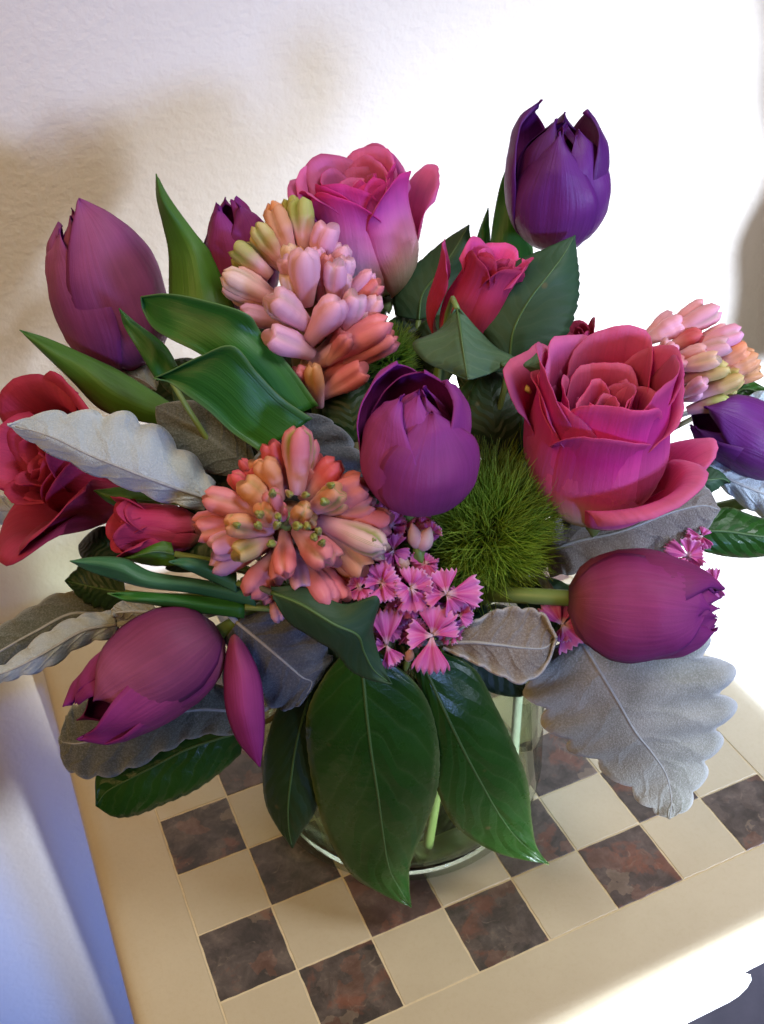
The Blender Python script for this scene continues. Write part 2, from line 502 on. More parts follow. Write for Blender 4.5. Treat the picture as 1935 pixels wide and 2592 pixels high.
# leaves
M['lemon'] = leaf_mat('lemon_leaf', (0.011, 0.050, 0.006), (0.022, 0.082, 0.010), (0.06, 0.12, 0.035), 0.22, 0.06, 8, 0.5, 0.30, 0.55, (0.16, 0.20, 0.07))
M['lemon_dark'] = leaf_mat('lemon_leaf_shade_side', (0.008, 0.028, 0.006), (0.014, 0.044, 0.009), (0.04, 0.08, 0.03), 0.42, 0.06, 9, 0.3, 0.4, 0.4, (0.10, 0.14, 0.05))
M['rose_leaf'] = leaf_mat('rose_leaf', (0.020, 0.055, 0.024), (0.030, 0.075, 0.032), (0.07, 0.11, 0.06), 0.5, 0.08, 8, 0.30, 0.3, 0.15)
M['rose_leaf_grey'] = leaf_mat('rose_leaf_underside', (0.055, 0.12, 0.060), (0.085, 0.16, 0.085), (0.18, 0.26, 0.15), 0.55, 0.1, 7, 0.35, 0.3, 0.4)
M['tulip_leaf'] = parallel_leaf_mat('tulip_leaf', (0.018, 0.115, 0.014), (0.060, 0.25, 0.028))
M['tulip_leaf_olive'] = parallel_leaf_mat('olive_tulip_leaf', (0.050, 0.135, 0.012), (0.100, 0.25, 0.022))
M['tulip_leaf_grey'] = parallel_leaf_mat('glaucous_tulip_leaf', (0.035, 0.145, 0.060), (0.11, 0.29, 0.12))
M['dusty'] = felt_mat('silver_felt', (0.21, 0.215, 0.175), (0.39, 0.385, 0.35), (0.60, 0.59, 0.58))
M['dusty_pale'] = felt_mat('pale_silver_felt', (0.36, 0.42, 0.44), (0.46, 0.52, 0.55), (0.66, 0.72, 0.75))
M['dusty_brown'] = felt_mat('brownish_felt', (0.16, 0.135, 0.115), (0.24, 0.205, 0.175), (0.46, 0.43, 0.40))
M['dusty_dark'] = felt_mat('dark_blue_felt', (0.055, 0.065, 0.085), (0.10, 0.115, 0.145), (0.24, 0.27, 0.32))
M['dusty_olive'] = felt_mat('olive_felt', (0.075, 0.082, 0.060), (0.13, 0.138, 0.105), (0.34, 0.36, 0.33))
M['rib_green'] = plain('leaf_rib_green', (0.06, 0.125, 0.035), 0.45, 0.4)
M['rib_silver'] = plain('leaf_rib_silver', (0.30, 0.31, 0.30), 0.9, 0.1, (0.40, 0.41, 0.41), 400, bump=0.3, bscale=1500)

def floret_mat():
    t = NT('hyacinth_floret')
    tc, u, v = t.uv()
    oi = t.n('ObjectInfo')
    c = t.ramp(v, [(0, (0.62, 0.36, 0.44)), (0.35, (0.82, 0.42, 0.44)), (0.7, (0.85, 0.44, 0.48)), (1, (0.82, 0.34, 0.42))])
    f = t.math('MULTIPLY', t.math('SUBTRACT', v, 0.30), 2.4, True)
    c = t.mix(f, c, oi.outputs['Color'])
    rib = t.math('POWER', t.math('ABSOLUTE', t.math('SINE', t.math('MULTIPLY', u, 3 * math.pi))), 10.0)
    tipf = t.math('MULTIPLY', t.math('SUBTRACT', v, 0.25), 1.6, True)
    c = t.mix(t.math('MULTIPLY', t.math('MULTIPLY', rib, tipf), oi.outputs['Alpha']), c, (0.27, 0.33, 0.045))
    st = t.noise(t.mapping(tc.outputs['UV'], (40, 2, 1)), 1.0, 3)
    bl = t.noise(tc.outputs['Object'], 180, 2)
    k = t.math('ADD', t.math('MULTIPLY', st, 0.45), t.math('MULTIPLY', bl, 0.5))
    c = t.mix(t.math('MULTIPLY', t.math('SUBTRACT', k, 0.45), 1.2, True), c, (0.70, 0.16, 0.20))
    return t.surface(c, 0.38, t.bump(t.math('ADD', st, t.math('MULTIPLY', bl, 0.6)), 0.25, 0.001), 0.22, c, 0.45)
M['floret'] = floret_mat()
M['core'] = plain('raceme_green_pink', (0.30, 0.14, 0.10), 0.6, 0.2, (0.22, 0.20, 0.07), 80, 0.15)
def dianthus_mat():
    t = NT('dianthus_petal')
    tc, u, v = t.uv()
    c = t.ramp(v, [(0, (0.80, 0.72, 0.66)), (0.16, (0.78, 0.56, 0.62)), (0.34, (0.62, 0.060, 0.28)), (0.62, (0.66, 0.10, 0.40)), (0.9, (0.74, 0.20, 0.52)), (1, (0.82, 0.42, 0.66))])
    st = t.noise(t.mapping(tc.outputs['UV'], (14, 0.6, 1)), 1.0, 3)
    c = t.mix(t.math('MULTIPLY', t.math('SUBTRACT', st, 0.42), 2.2, True), c, (0.80, 0.30, 0.58))
    oi = t.n('ObjectInfo')
    c = t.mix(t.math('MULTIPLY', t.math('SUBTRACT', oi.outputs['Random'], 0.55), 1.2, True), c, (0.66, 0.07, 0.20))
    return t.surface(c, 0.5, t.bump(st, 0.4, 0.001), 0.28, c, 0.35)
M['dianthus'] = dianthus_mat()
M['calyx'] = plain('dianthus_calyx', (0.018, 0.026, 0.012), 0.6, 0.3, (0.045, 0.055, 0.028), 200)
M['bud_white'] = plain('dianthus_bud', (0.74, 0.62, 0.52), 0.5, 0.35, (0.66, 0.30, 0.36), 160, 0.2)
def moss_mat(name, a, b, c3):
    t = NT(name)
    tc, u, v = t.uv()
    c = t.ramp(v, [(0, a), (0.5, b), (1, c3)])
    c = t.mix(t.math('MULTIPLY', t.math('SUBTRACT', t.noise(tc.outputs['Object'], 60, 3), 0.45), 2.2, True), c, (0.19, 0.23, 0.018))
    return t.surface(c, 0.5, None, 0.25, c, 0.3)
M['moss'] = moss_mat('green_ball_filament', (0.05, 0.13, 0.008), (0.20, 0.38, 0.024), (0.40, 0.58, 0.07))
M['stamen'] = plain('yellow_stamen', (0.62, 0.50, 0.16), 0.6, 0.3, (0.7, 0.58, 0.25), 200)

def glass(name, clear, thick, ior):
    """thin clear wall: lets light straight through, tinted where it is seen edge-on, Fresnel mirror on top"""
    t = NT(name)
    lw = t.n('LayerWeight')
    lw.inputs[0].default_value = 0.35
    tr = t.n('BsdfTransparent')
    t.l(t.mix(t.math('POWER', lw.outputs[1], 2.2), clear, thick), tr.inputs[0])
    gl = t.n('BsdfGlossy')
    gl.inputs['Roughness'].default_value = 0.02
    f0 = ((ior - 1) / (ior + 1)) ** 2
    lw2 = t.n('LayerWeight')
    lw2.inputs[0].default_value = 0.5
    fres = t.math('ADD', f0, t.math('MULTIPLY', t.math('POWER', lw2.outputs[1], 5.0), 0.85))
    mx = t.n('MixShader')
    t.l(fres, mx.inputs[0])
    t.l(tr.outputs[0], mx.inputs[1])
    t.l(gl.outputs[0], mx.inputs[2])
    t.l(mx.outputs[0], t.out.inputs[0])
    return t.m
M['glass'] = glass('clear_glass', (0.965, 0.985, 0.955), (0.42, 0.52, 0.38), 1.45)
_t = NT('solid_glass')
_p = _t.n('BsdfPrincipled')
_p.inputs['Base Color'].default_value = (0.86, 0.93, 0.84, 1)
_p.inputs['Transmission Weight'].default_value = 1.0
_p.inputs['Roughness'].default_value = 0.02
_p.inputs['IOR'].default_value = 1.45
_t.l(_p.outputs[0], _t.out.inputs[0])
M['glass_solid'] = _t.m
M['water'] = glass('water', (0.93, 0.96, 0.84), (0.66, 0.74, 0.48), 1.20)
#@@SETTING@@
# ------------------------------------------------------------------ setting
def structure(o):
    o['kind'] = 'structure'
    return o

WALL_Y, FLOOR_Z = 0.215, -0.55
structure(link_mesh('wall', [(-3, WALL_Y, FLOOR_Z), (3, WALL_Y, FLOOR_Z), (3, WALL_Y, 2.0), (-3, WALL_Y, 2.0)], [(0, 1, 2, 3)], M['wall'], smooth=False))
floor = structure(link_mesh('floor', [(-3, -4, FLOOR_Z - 0.004), (3, -4, FLOOR_Z - 0.004), (3, WALL_Y, FLOOR_Z - 0.004), (-3, WALL_Y, FLOOR_Z - 0.004)], [(0, 1, 2, 3)], M['floor_joint'], smooth=False))
_ft = None
for i in range(-4, 5):
    for j in range(-6, 1):
        x, y = 0.065 + i * 0.30, 0.055 + j * 0.30
        if _ft is None:
            _ft = box('floor_tile', (-0.146, -0.146, 0), (0.146, 0.146, 0.006), M['floor'], floor, 0.002, 1)
            o = _ft
        else:
            o = _ft.copy()
            COL.objects.link(o)
        o.location = (x, y, FLOOR_Z - 0.004)

TILE, HALF, OUT = 0.036, 0.144, 0.1806
table = thing('side_table', 'small cream stone side table with chessboard top under the bouquet', 'table', (0, 0, FLOOR_Z))

def rounded_square(h, r, n=8):
    pts = []
    for cx_, cy_, a0 in ((h - r, h - r, 0), (-h + r, h - r, 90), (-h + r, -h + r, 180), (h - r, -h + r, 270)):
        for k in range(n + 1):
            a = rad(a0 + 90 * k / n)
            pts.append((cx_ + r * math.cos(a), cy_ + r * math.sin(a)))
    return pts

def border_frame():
    n = 8
    prof = [(0.011, 0.0), (0.006, -0.0005), (0.0028, -0.0018), (0.0008, -0.0045), (0.0, -0.009), (0.0, -0.024), (0.0012, -0.0275), (0.004, -0.030), (0.012, -0.0305)]
    rings = []
    inner = [(s[0] * (HALF + 0.0006), s[1] * (HALF + 0.0006)) for s in ((1, 1), (-1, 1), (-1, -1), (1, -1)) for _ in range(n + 1)]
    rings.append([(x, y, -0.0305) for x, y in inner])
    rings.append([(x, y, 0.0) for x, y in inner])
    for ins, z in prof:
        rings.append([(x, y, z) for x, y in rounded_square(OUT - ins, 0.020 - ins * 0.6, n)])
    rings.append([(x, y, -0.0305) for x, y in inner])
    m = len(rings[0])
    v = [p for r in rings for p in r]
    return v, grid_faces(len(rings), m, True)
bv, bf = border_frame()
o = link_mesh('border', bv, bf, M['cream'], table, smooth=True)
md = o.modifiers.new('split', 'EDGE_SPLIT'); md.split_angle = rad(40)
box('tile_bed', (-HALF - 0.0005, -HALF - 0.0005, -0.030), (HALF + 0.0005, HALF + 0.0005, -0.0003), M['grout'], table)

def tile_mesh(name, mat, seed):
    rg = random.Random(seed)
    h, g = TILE / 2, 0.00045
    v, n = [], 10
    def edge(a, b):
        for k in range(n):
            f = k / n
            j = rg.uniform(-1, 1) * 0.00018 if 0 < k else 0
            yield (a[0] + (b[0] - a[0]) * f, a[1] + (b[1] - a[1]) * f, j)
    cs = [(-h + g, -h + g), (h - g, -h + g), (h - g, h - g), (-h + g, h - g)]
    loop = []
    for k in range(4):
        for (x, y, j) in edge(cs[k], cs[(k + 1) % 4]):
            loop.append((x + (j if k % 2 else 0), y + (0 if k % 2 else j)))
    m = len(loop)
    v = [(x, y, -0.006) for x, y in loop] + [(x, y, -0.00018) for x, y in loop] + [(x * 0.99, y * 0.99, 0.0) for x, y in loop]
    f = grid_faces(3, m, True) + [tuple(range(2 * m, 3 * m))]
    me = bpy.data.meshes.new(name)
    me.from_pydata(v, [], f)
    me.materials.append(mat)
    return me
dark_me = [tile_mesh('dark_tile', M['marble'], k) for k in range(3)]
light_me = [tile_mesh('cream_tile', M['cream'], 10 + k) for k in range(3)]
for vv in range(-4, 4):
    for uu in range(8):
        dark = (uu + vv) % 2 == 0
        o = bpy.data.objects.new('dark_tile' if dark else 'cream_tile', (dark_me if dark else light_me)[(uu + 2 * vv) % 3])
        COL.objects.link(o)
        o.parent = table
        o.location = ((uu - 3.5) * TILE, -(vv + 0.5) * TILE, -FLOOR_Z + random.uniform(-0.00012, 0.0001))
        o.rotation_euler = (0, 0, random.choice([0, 1, 2, 3]) * math.pi / 2)

# painted underframe: apron with a dropped, round-ended middle, four legs
def apron(name, y0, y1, axis):
    pr = [(-0.150, -0.0308), (0.150, -0.0308), (0.150, -0.046), (0.094, -0.046)]
    for k in range(7):
        a = rad(90 - 180 * k / 6)
        pr.append((0.086 + 0.010 * math.cos(a), -0.058 + 0.010 * math.sin(a)))
    for k in range(7):
        a = rad(-90 - 180 * k / 6)
        pr.append((-0.086 + 0.010 * math.cos(a), -0.058 + 0.010 * math.sin(a)))
    pr += [(-0.094, -0.046), (-0.150, -0.046)]
    m = len(pr)
    vs = []
    for yy in (y0, y1):
        for x, z in pr:
            vs.append((x, yy, z) if axis == 0 else (yy, x, z))
    f = grid_faces(2, m, True) + [tuple(range(m)), tuple(range(m, 2 * m))[::-1]]
    o = link_mesh(name, vs, f, M['white_wood'], table, smooth=False)
    b = o.modifiers.new('edge', 'BEVEL'); b.width, b.segments = 0.0015, 2
apron('apron', -0.173, -0.157, 0)
apron('apron', 0.157, 0.173, 0)
apron('apron', -0.173, -0.157, 1)
apron('apron', 0.157, 0.173, 1)
for sx in (-1, 1):
    for sy in (-1, 1):
        cx_, cy_ = sx * 0.162, sy * 0.162
        zs = np.linspace(-0.0308, FLOOR_Z + 0.002, 12)
        vs, r = [], 0.011
        for k, z in enumerate(zs):
            w = 0.0118 - 0.0035 * k / 11
            for (a, b) in ((-1, -1), (1, -1), (1, 1), (-1, 1)):
                vs.append((cx_ + a * w, cy_ + b * w, z))
        f = grid_faces(12, 4, True) + [(0, 1, 2, 3), (47, 46, 45, 44)]
        o = link_mesh('leg', vs, f, M['white_wood'], table, smooth=False)
        b = o.modifiers.new('edge', 'BEVEL'); b.width, b.segments = 0.002, 2

# unseen panel added only to cast a soft shadow down the wall's edge
shade_cloth = thing('shade_panel', 'unseen taupe panel added to shadow the edge of the wall', 'shade_panel', (0.75, WALL_Y - 0.15, 0.02))
_cx = np.linspace(0.0, 0.55, 90)
_cz = np.linspace(0.045, 0.72, 40)
_P = np.zeros((40, 90, 3))
for _j, _z in enumerate(_cz):
    _x0 = 0.462 + 0.009 * math.sin(_z * 34 + 0.6) + 0.005 * math.sin(_z * 71)
    _P[_j, :, 0] = _x0 + _cx
    _P[_j, :, 1] = WALL_Y - 0.15 - 0.011 * np.sin(_cx * 95 + 1.2 + 0.6 * math.sin(_z * 9))
    _P[_j, :, 2] = _z
grid_obj('panel', _P, M['shade_cloth'], shade_cloth, 0.002)

# ------------------------------------------------------------------ vase
VX, VY, VR, VH = -0.0205, -0.0294, 0.0715, 0.118
def lathe(name, prof, mat, parent, seg=72):
    v = [(VX + r * math.cos(2 * math.pi * s / seg), VY + r * math.sin(2 * math.pi * s / seg), z) for r, z in prof for s in range(seg)]
    f = grid_faces(len(prof), seg, True)
    f.append(tuple(range(seg))[::-1])
    f.append(tuple(range((len(prof) - 1) * seg, len(prof) * seg)))
    return link_mesh(name, v, f, mat, parent)
vase = thing('glass_vase', 'clear round glass vase of water holding the bouquet on the chessboard', 'vase', (VX, VY, 0.0006))
Z0 = 0.0006
prof = [(0.02, Z0), (0.055, Z0), (0.061, Z0 + 0.0008), (0.0665, Z0 + 0.004), (0.0700, Z0 + 0.010), (VR, Z0 + 0.020), (VR, Z0 + 0.024), (VR, 0.06), (VR, VH - 0.004), (VR, VH - 0.002), (VR - 0.0008, VH), (VR - 0.0022, VH), (VR - 0.003, VH - 0.002), (VR - 0.003, VH - 0.004), (VR - 0.003, 0.06), (VR - 0.003, 0.028), (VR - 0.003, 0.024), (VR - 0.0055, 0.0145), (0.060, 0.0092), (0.05, 0.0080), (0.02, 0.0078)]
lathe('glass_body', prof, M['glass'], vase)
lathe('base', [(0.02, 0.0011), (0.052, 0.0011), (0.058, 0.0016), (0.0630, 0.0040), (0.0640, 0.0060), (0.0615, 0.0076), (0.056, 0.0070), (0.05, 0.0066), (0.02, 0.0064)], M['glass_solid'], vase)
ORIGIN[vase] = np.array((VX, VY, 0.0006))
wr = VR - 0.0026
water = lathe('water', [(0.02, 0.0074), (0.05, 0.0076), (0.060, 0.0088), (VR - 0.0051, 0.0141), (wr, 0.0238), (wr, 0.027), (wr, 0.050), (wr, 0.0745), (wr, 0.0755), (wr - 0.0004, 0.0752), (wr - 0.0015, 0.0747), (wr - 0.004, 0.0745), (0.03, 0.0745)], M['water'], None)
water['kind'] = 'stuff'
water['label'], water['category'] = 'clear water filling the glass vase', 'water'

# ------------------------------------------------------------------ builders for plants
_foot = [0]
def stem_path(base, direction, reach=0.04, foot=None, via=None):
    """from a bloom or leaf base, curving down through the vase mouth to the vase floor"""
    _foot[0] += 1
    a = _foot[0] * 2.399
    b = np.asarray(base, float)
    rr = 0.018 + 0.030 * ((_foot[0] * 0.618) % 1)
    h = np.array([b[0] - VX, b[1] - VY])
    hn = h / (np.linalg.norm(h) + 1e-9)
    mr = min(0.046, np.linalg.norm(h) * 0.5)
    mouth = np.array([VX + hn[0] * mr, VY + hn[1] * mr, VH + 0.006 + 0.01 * ((_foot[0] * 0.37) % 1)])
    ft = np.array([VX - hn[0] * 0.02 + rr * math.cos(a), VY - hn[1] * 0.02 + rr * math.sin(a), 0.0105])
    v = ft[:2] - np.array([VX, VY])
    if np.linalg.norm(v) > 0.054:
        v *= 0.054 / np.linalg.norm(v)
    ft[:2] = np.array([VX, VY]) + v
    if via is not None:
        mouth = np.array([VX + via[0], VY + via[1], VH + 0.004])
    if foot is not None:
        ft = np.array([VX + foot[0], VY + foot[1], foot[2] if len(foot) > 2 else 0.0105])
    p1 = b + unit(direction) * reach
    t = np.linspace(0, 1, 10)[:, None]
    c1 = (1 - t) ** 3 * b + 3 * (1 - t) ** 2 * t * p1 + 3 * (1 - t) * t ** 2 * (mouth + np.array([0, 0, 0.025])) + t ** 3 * mouth
    c2 = mouth + (ft - mouth) * np.linspace(0, 1, 6)[1:, None]
    return np.vstack([c1, c2])

def tooth_scallop(t, n, ph=0.0):
    return np.abs(np.sin(math.pi * (n * t + ph))) ** 0.65 - 0.62

def tooth_saw(t, n):
    f = (n * t) % 1.0
    return np.where(f < 0.8, f / 0.8, (1 - f) / 0.2) - 0.5

def blade_grid(rows, nu=13, nv=40, amp=0.0, teeth=0, kind=None, ripple=0.0, power=1.7, wob=0.0006, seed=0, arch=0.0, curl=0.0):
    """rows base->tip: (Lx,Ly, Mx,My, Rx,Ry, d, eL, eR) photo positions with depth; the last may be (x,y,d) = the tip"""
    L, Mm, R, EL, ER = [], [], [], [], []
    for r in rows:
        if len(r) == 3:
            p = W(*r)
            L.append(p); Mm.append(p); R.append(p); EL.append(0.0); ER.append(0.0)
        else:
            L.append(W(r[0], r[1], r[6])); Mm.append(W(r[2], r[3], r[6])); R.append(W(r[4], r[5], r[6]))
            EL.append(r[7]); ER.append(r[8])
    L, Mm, R = spline(L, nv), spline(Mm, nv), spline(R, nv)
    EL = spline(np.c_[EL, EL, EL], nv)[:, :1]
    ER = spline(np.c_[ER, ER, ER], nv)[:, :1]
    t = np.linspace(0, 1, nv)
    fl = fr = np.ones(nv)
    if kind == 'scallop':
        env = np.clip(t * 6, 0.3, 1)
        fl = 1 + amp * env * tooth_scallop(t, teeth, 0.1)
        fr = 1 + amp * env * tooth_scallop(t, teeth, 0.55)
    elif kind == 'saw':
        fl = 1 + amp * tooth_saw(t, teeth)
        fr = 1 + amp * tooth_saw(t + 0.5 / max(teeth, 1), teeth)
    s = np.linspace(-1, 1, nu)
    P = np.zeros((nv, nu, 3))
    rg = np.random.default_rng(seed)
    ph = rg.uniform(0, 6.28, 6)
    for i, si in enumerate(s):
        a = abs(si)
        E, e, f = (L, EL, fl) if si < 0 else (R, ER, fr)
        k = a * (1 + (f - 1) * a ** 2)
        P[:, i] = Mm + (E - Mm) * k[:, None]
        toward = unit(CAM_C - Mm.mean(0))
        dep = -e[:, 0] * a ** power                      # e > 0 bends the edge away from the viewer
        dep += arch * (1 - a * a) * np.sin(math.pi * np.clip(t, 0, 1))
        if ripple:
            dep += ripple * a ** 1.2 * np.sin(2 * math.pi * (teeth * (t + (0.1 if si < 0 else 0.55) / max(teeth, 1) - 0.06 * a)) * 1.0 - 1.2) * np.clip(1.15 - t, 0.2, 1)
        if curl:
            dep += curl * np.clip((a - 0.72) / 0.28, 0, 1) ** 2
        dep += wob * (np.sin(7 * t + ph[0] + 2.0 * si) + 0.6 * np.sin(13 * t + ph[1] - 3.0 * si) + 0.7 * np.sin(4 * si + ph[2] + 3 * t))
        P[:, i] += toward[None, :] * dep[:, None]
    return P, Mm

def leaf(name, label, rows, mat, group=None, nu=13, nv=44, thick=0.0005, rib=None, rib_r=0.0007, cat='leaf', stem=True, stem_mat='stem', parent=None, part='blade', foot=None, via=None, stem_r=0.0012, **kw):
    kw.setdefault('seed', abs(hash(name + str(rows[0][:2]))) % 1000 if False else int(abs(rows[0][0] * 13 + rows[0][1] * 7)) % 1000)
    P, Mm = blade_grid(rows, nu, nv, **kw)
    if parent is None:
        path = stem_path(P[0, nu // 2], P[0, nu // 2] - P[3, nu // 2], foot=foot, via=via) if stem else None
        root = thing(name, label, cat, path[-1] if stem else P[0, nu // 2], group)
    else:
        root, path = parent, None
    b = grid_obj(part, P, M[mat], root, thick)
    if rib:
        mid = P[:, nu // 2] + unit(CAM_C - Mm.mean(0)) * (thick * 0.5)
        n = len(mid)
        tube('midrib', mid[: n - 2: 2], np.linspace(rib_r, rib_r * 0.25, len(mid[: n - 2: 2])), M[rib], root, 6)
    if path is not None:
        tube('stem', path, np.linspace(stem_r, stem_r * 1.15, len(path)), M[stem_mat], root, 6)
    return root

def frame(base, tip):
    """axis A, face direction F toward the viewer, S to the right of the axis in the picture"""
    A = unit(np.asarray(tip) - np.asarray(base))
    c = CAM_C - (np.asarray(base) + np.asarray(tip)) / 2
    F = unit(c - A * (c @ A))
    return A, F, np.cross(A, F)

TULIP_V = np.array([0, 0.06, 0.15, 0.30, 0.46, 0.62, 0.78, 0.90, 1.0])
TULIP_R = np.array([0.20, 0.58, 0.81, 0.97, 1.0, 0.975, 0.88, 0.72, 0.40])
def tulip_petal(base, A, F, S, length, rmax, phi, hw, hs=1.0, dr=0.0, opn=0.0, close=1.0, tip_curl=0.0, seed=0, point=1.0, nu=17, nv=26, crease=0.03, tuck=0.0013):
    v = (1 - (1 - np.linspace(0, 1, nv)) ** 1.7)[:, None]
    u = np.linspace(-1, 1, nu)[None, :]
    rg = np.random.default_rng(seed)
    ph = rg.uniform(0, 6.28, 4)
    r = np.interp(v, TULIP_V, TULIP_R)
    top = np.clip((v - 0.5) / 0.5, 0, 1)
    r = r * (1 - (1 - close) * top ** 1.3)
    wp = np.where(v < 0.45, np.interp(v, [0, 0.14, 0.32, 0.45], [0.55, 0.84, 0.98, 1.0]), np.clip(1 - (np.clip(v - 0.45, 0, 1) / 0.55) ** 2.3, 0.0008, 1) ** (0.55 * point))
    th = rad(phi) + u * rad(hw) * wp
    rr = rmax * r + dr + opn * v ** 2.2 + tip_curl * np.clip((v - 0.8) / 0.2, 0, 1) ** 2
    rr = rr * (1 - crease * np.exp(-(u / 0.16) ** 2) * np.sin(math.pi * np.clip(v, 0, 1))) - 0.0004 * np.abs(u) ** 3 + tuck * u * np.sin(math.pi * np.clip(v, 0, 1) ** 0.8) ** 0.5
    rr = rr + 0.0006 * np.sin(9 * v + ph[0] + 3 * u) * v + 0.0005 * np.sin(14 * v + ph[1] - 4 * u) * v
    h = length * hs * (v + 0.02 * np.sin(3 * u + ph[2]) * v ** 3 - 0.03 * (np.abs(u) ** 2) * v ** 2 )
    P = base[None, None] + h[..., None] * A + rr[..., None] * (np.cos(th)[..., None] * F + np.sin(th)[..., None] * S)
    return P

def tulip(label, base, tip, r_px, petals, mat='tulip', mat2='tulip_in', close=0.9, stem=True, group=None, reach=0.05, stem_r=0.0032, stem_mat='stem'):
    b, t = W(*base), W(*tip)
    A, F, S = frame(b, t)
    length = np.linalg.norm(t - b)
    rmax = r_px * 0.5 * (base[2] + tip[2]) / FOCAL
    path = stem_path(b, -A, reach)
    root = thing('tulip', label, 'tulip', path[-1], group)
    for k, p in enumerate(petals):
        q = dict(close=close, seed=k + int(base[0]))
        q.update(p)
        m1 = q.pop('mat', mat)
        P = tulip_petal(b, A, F, S, length, rmax, **q)
        grid_obj('petal', P, M[m1], root, 0.00045, M[mat2], offset=-1)
    if stem:
        path = np.vstack([b + A * 0.003, path])
        tube('stem', path, np.linspace(stem_r, stem_r * 0.85, len(path)), M[stem_mat], root, 10)
    return root

def rose_petal(base, A, F, S, size, phi, hw, a0, r0, length, bend, curl, lift=0.0, seed=0, nu=15, nv=18, side_curl=0.5, notch=0.0):
    """profile from the base: leaves the axis at angle a0, bends upright by `bend`, rim rolls out by `curl` (degrees)"""
    rg = np.random.default_rng(seed)
    ph = rg.uniform(0, 6.28, 6)
    u = np.linspace(-1, 1, nu)
    v = np.linspace(0, 1, nv)
    P = np.zeros((nv, nu, 3))
    for i, ui in enumerate(u):
        ang = a0 - bend * np.clip(v / 0.5, 0, 1) ** 0.8
        c = curl * (1 + side_curl * abs(ui) ** 2) * (0.9 + 0.25 * math.sin(ph[0] + 2.2 * ui))
        ang = ang + c * np.clip((v - 0.66) / 0.34, 0, 1) ** 1.5
        a = np.radians(ang)
        ll = length * (1 - 0.20 * abs(ui) ** 2.8 + 0.03 * math.sin(ph[1] + 3.1 * ui) + 0.015 * math.exp(-(ui / 0.2) ** 2) - notch * math.exp(-(ui / 0.2) ** 2))
        ds = ll / (nv - 1)
        rho = r0 + np.concatenate([[0], np.cumsum(np.sin(a[:-1]) * ds)])
        z = lift + np.concatenate([[0], np.cumsum(np.cos(a[:-1]) * ds)])
        wp = np.interp(v, [0, 0.2, 0.5, 0.8, 1.0], [0.50, 0.74, 0.96, 1.0, 0.82])
        th = math.radians(phi) + ui * math.radians(hw) * wp
        rho = rho + size * 0.012 * np.sin(8 * v + ph[2] + 2.5 * ui) * v + size * 0.02 * np.sin(5 * ui + ph[3]) * v ** 3
        rho = rho + size * 0.014 * math.sin(7 * ui + ph[4]) * v ** 5 + size * 0.006 * math.sin(19 * ui + ph[5]) * v ** 7
        rho = rho - size * 0.02 * math.exp(-(ui / 0.2) ** 2) * np.sin(math.pi * v) * 0.5
        P[:, i] = base + z[:, None] * A + rho[:, None] * (np.cos(th)[:, None] * F + np.sin(th)[:, None] * S)
    return P

def rose(label, base, tip, r_px, outer, out='rose_out', inn='rose_in', seed=1, group=None, inner=True, turn=0.0, sepals=5, core_scale=1.0, stem_mat='stem', reach=0.05):
    b, t = W(*base), W(*tip)
    A, F, S = frame(b, t)
    L = np.linalg.norm(t - b)
    R = r_px * 0.5 * (base[2] + tip[2]) / FOCAL
    path = stem_path(b - A * 0.004, -A, reach)
    root = thing('rose', label, 'rose', path[-1], group)
    k = 0
    if inner:
        rings = [(3, 0.10, 0.84, 150, 6, 26, 6), (4, 0.20, 0.90, 95, 14, 34, 12), (5, 0.34, 0.95, 70, 24, 44, 26), (5, 0.50, 0.99, 58, 36, 58, 44)]
        for (n, rr, hh, hw, a0, bend, curl) in rings:
            for j in range(n):
                k += 1
                ph = turn + 360 * j / n + k * 17
                P = rose_petal(b, A, F, S, R, ph, hw, a0 + 12, R * rr * 0.55 * core_scale, L * hh * (1 + 0.03 * math.sin(k * 2.1)), a0 + 14 + bend * 0.10, curl, 0.0, seed * 50 + k)
                grid_obj('petal', P, M[out], root, 0.0003, M[inn], offset=-1)
    for p in outer:
        k += 1
        q = dict(hw=50, a0=62, r0=0.16, length=1.05, bend=62, curl=70, lift=0.0, seed=seed * 50 + k)
        q.update(p)
        m1 = q.pop('mat', out)
        m2 = q.pop('mat2', inn)
        q['r0'] *= R
        q['length'] *= L
        q['lift'] *= L
        P = rose_petal(b, A, F, S, R, **q)
        grid_obj('petal', P, M[m1], root, 0.0003, M[m2], offset=-1)
    for j in range(sepals):
        th = rad(72 * j + 20)
        dirv = math.cos(th) * F + math.sin(th) * S
        n = 8
        pts = np.array([b - A * 0.003 + dirv * (0.004 + 0.30 * R * math.sin(f * 1.9)) + A * (0.16 * L * f - 0.22 * L * f * f) for f in np.linspace(0, 1, n)])
        side = np.cross(A, dirv)
        w = 0.0045 * np.array([0.8, 1, 1, 0.9, 0.7, 0.5, 0.3, 0.03])
        P = np.stack([pts - side * w[:, None], pts, pts + side * w[:, None]], 1)
        grid_obj('sepal', P, M['sepal'], root, 0.0005)
    path = np.vstack([b + A * 0.004, path])
    rad_ = np.linspace(0.0028, 0.0026, len(path))
    rad_[:2] = 0.0050
    tube('stem', path, rad_, M[stem_mat], root, 10)
    return root

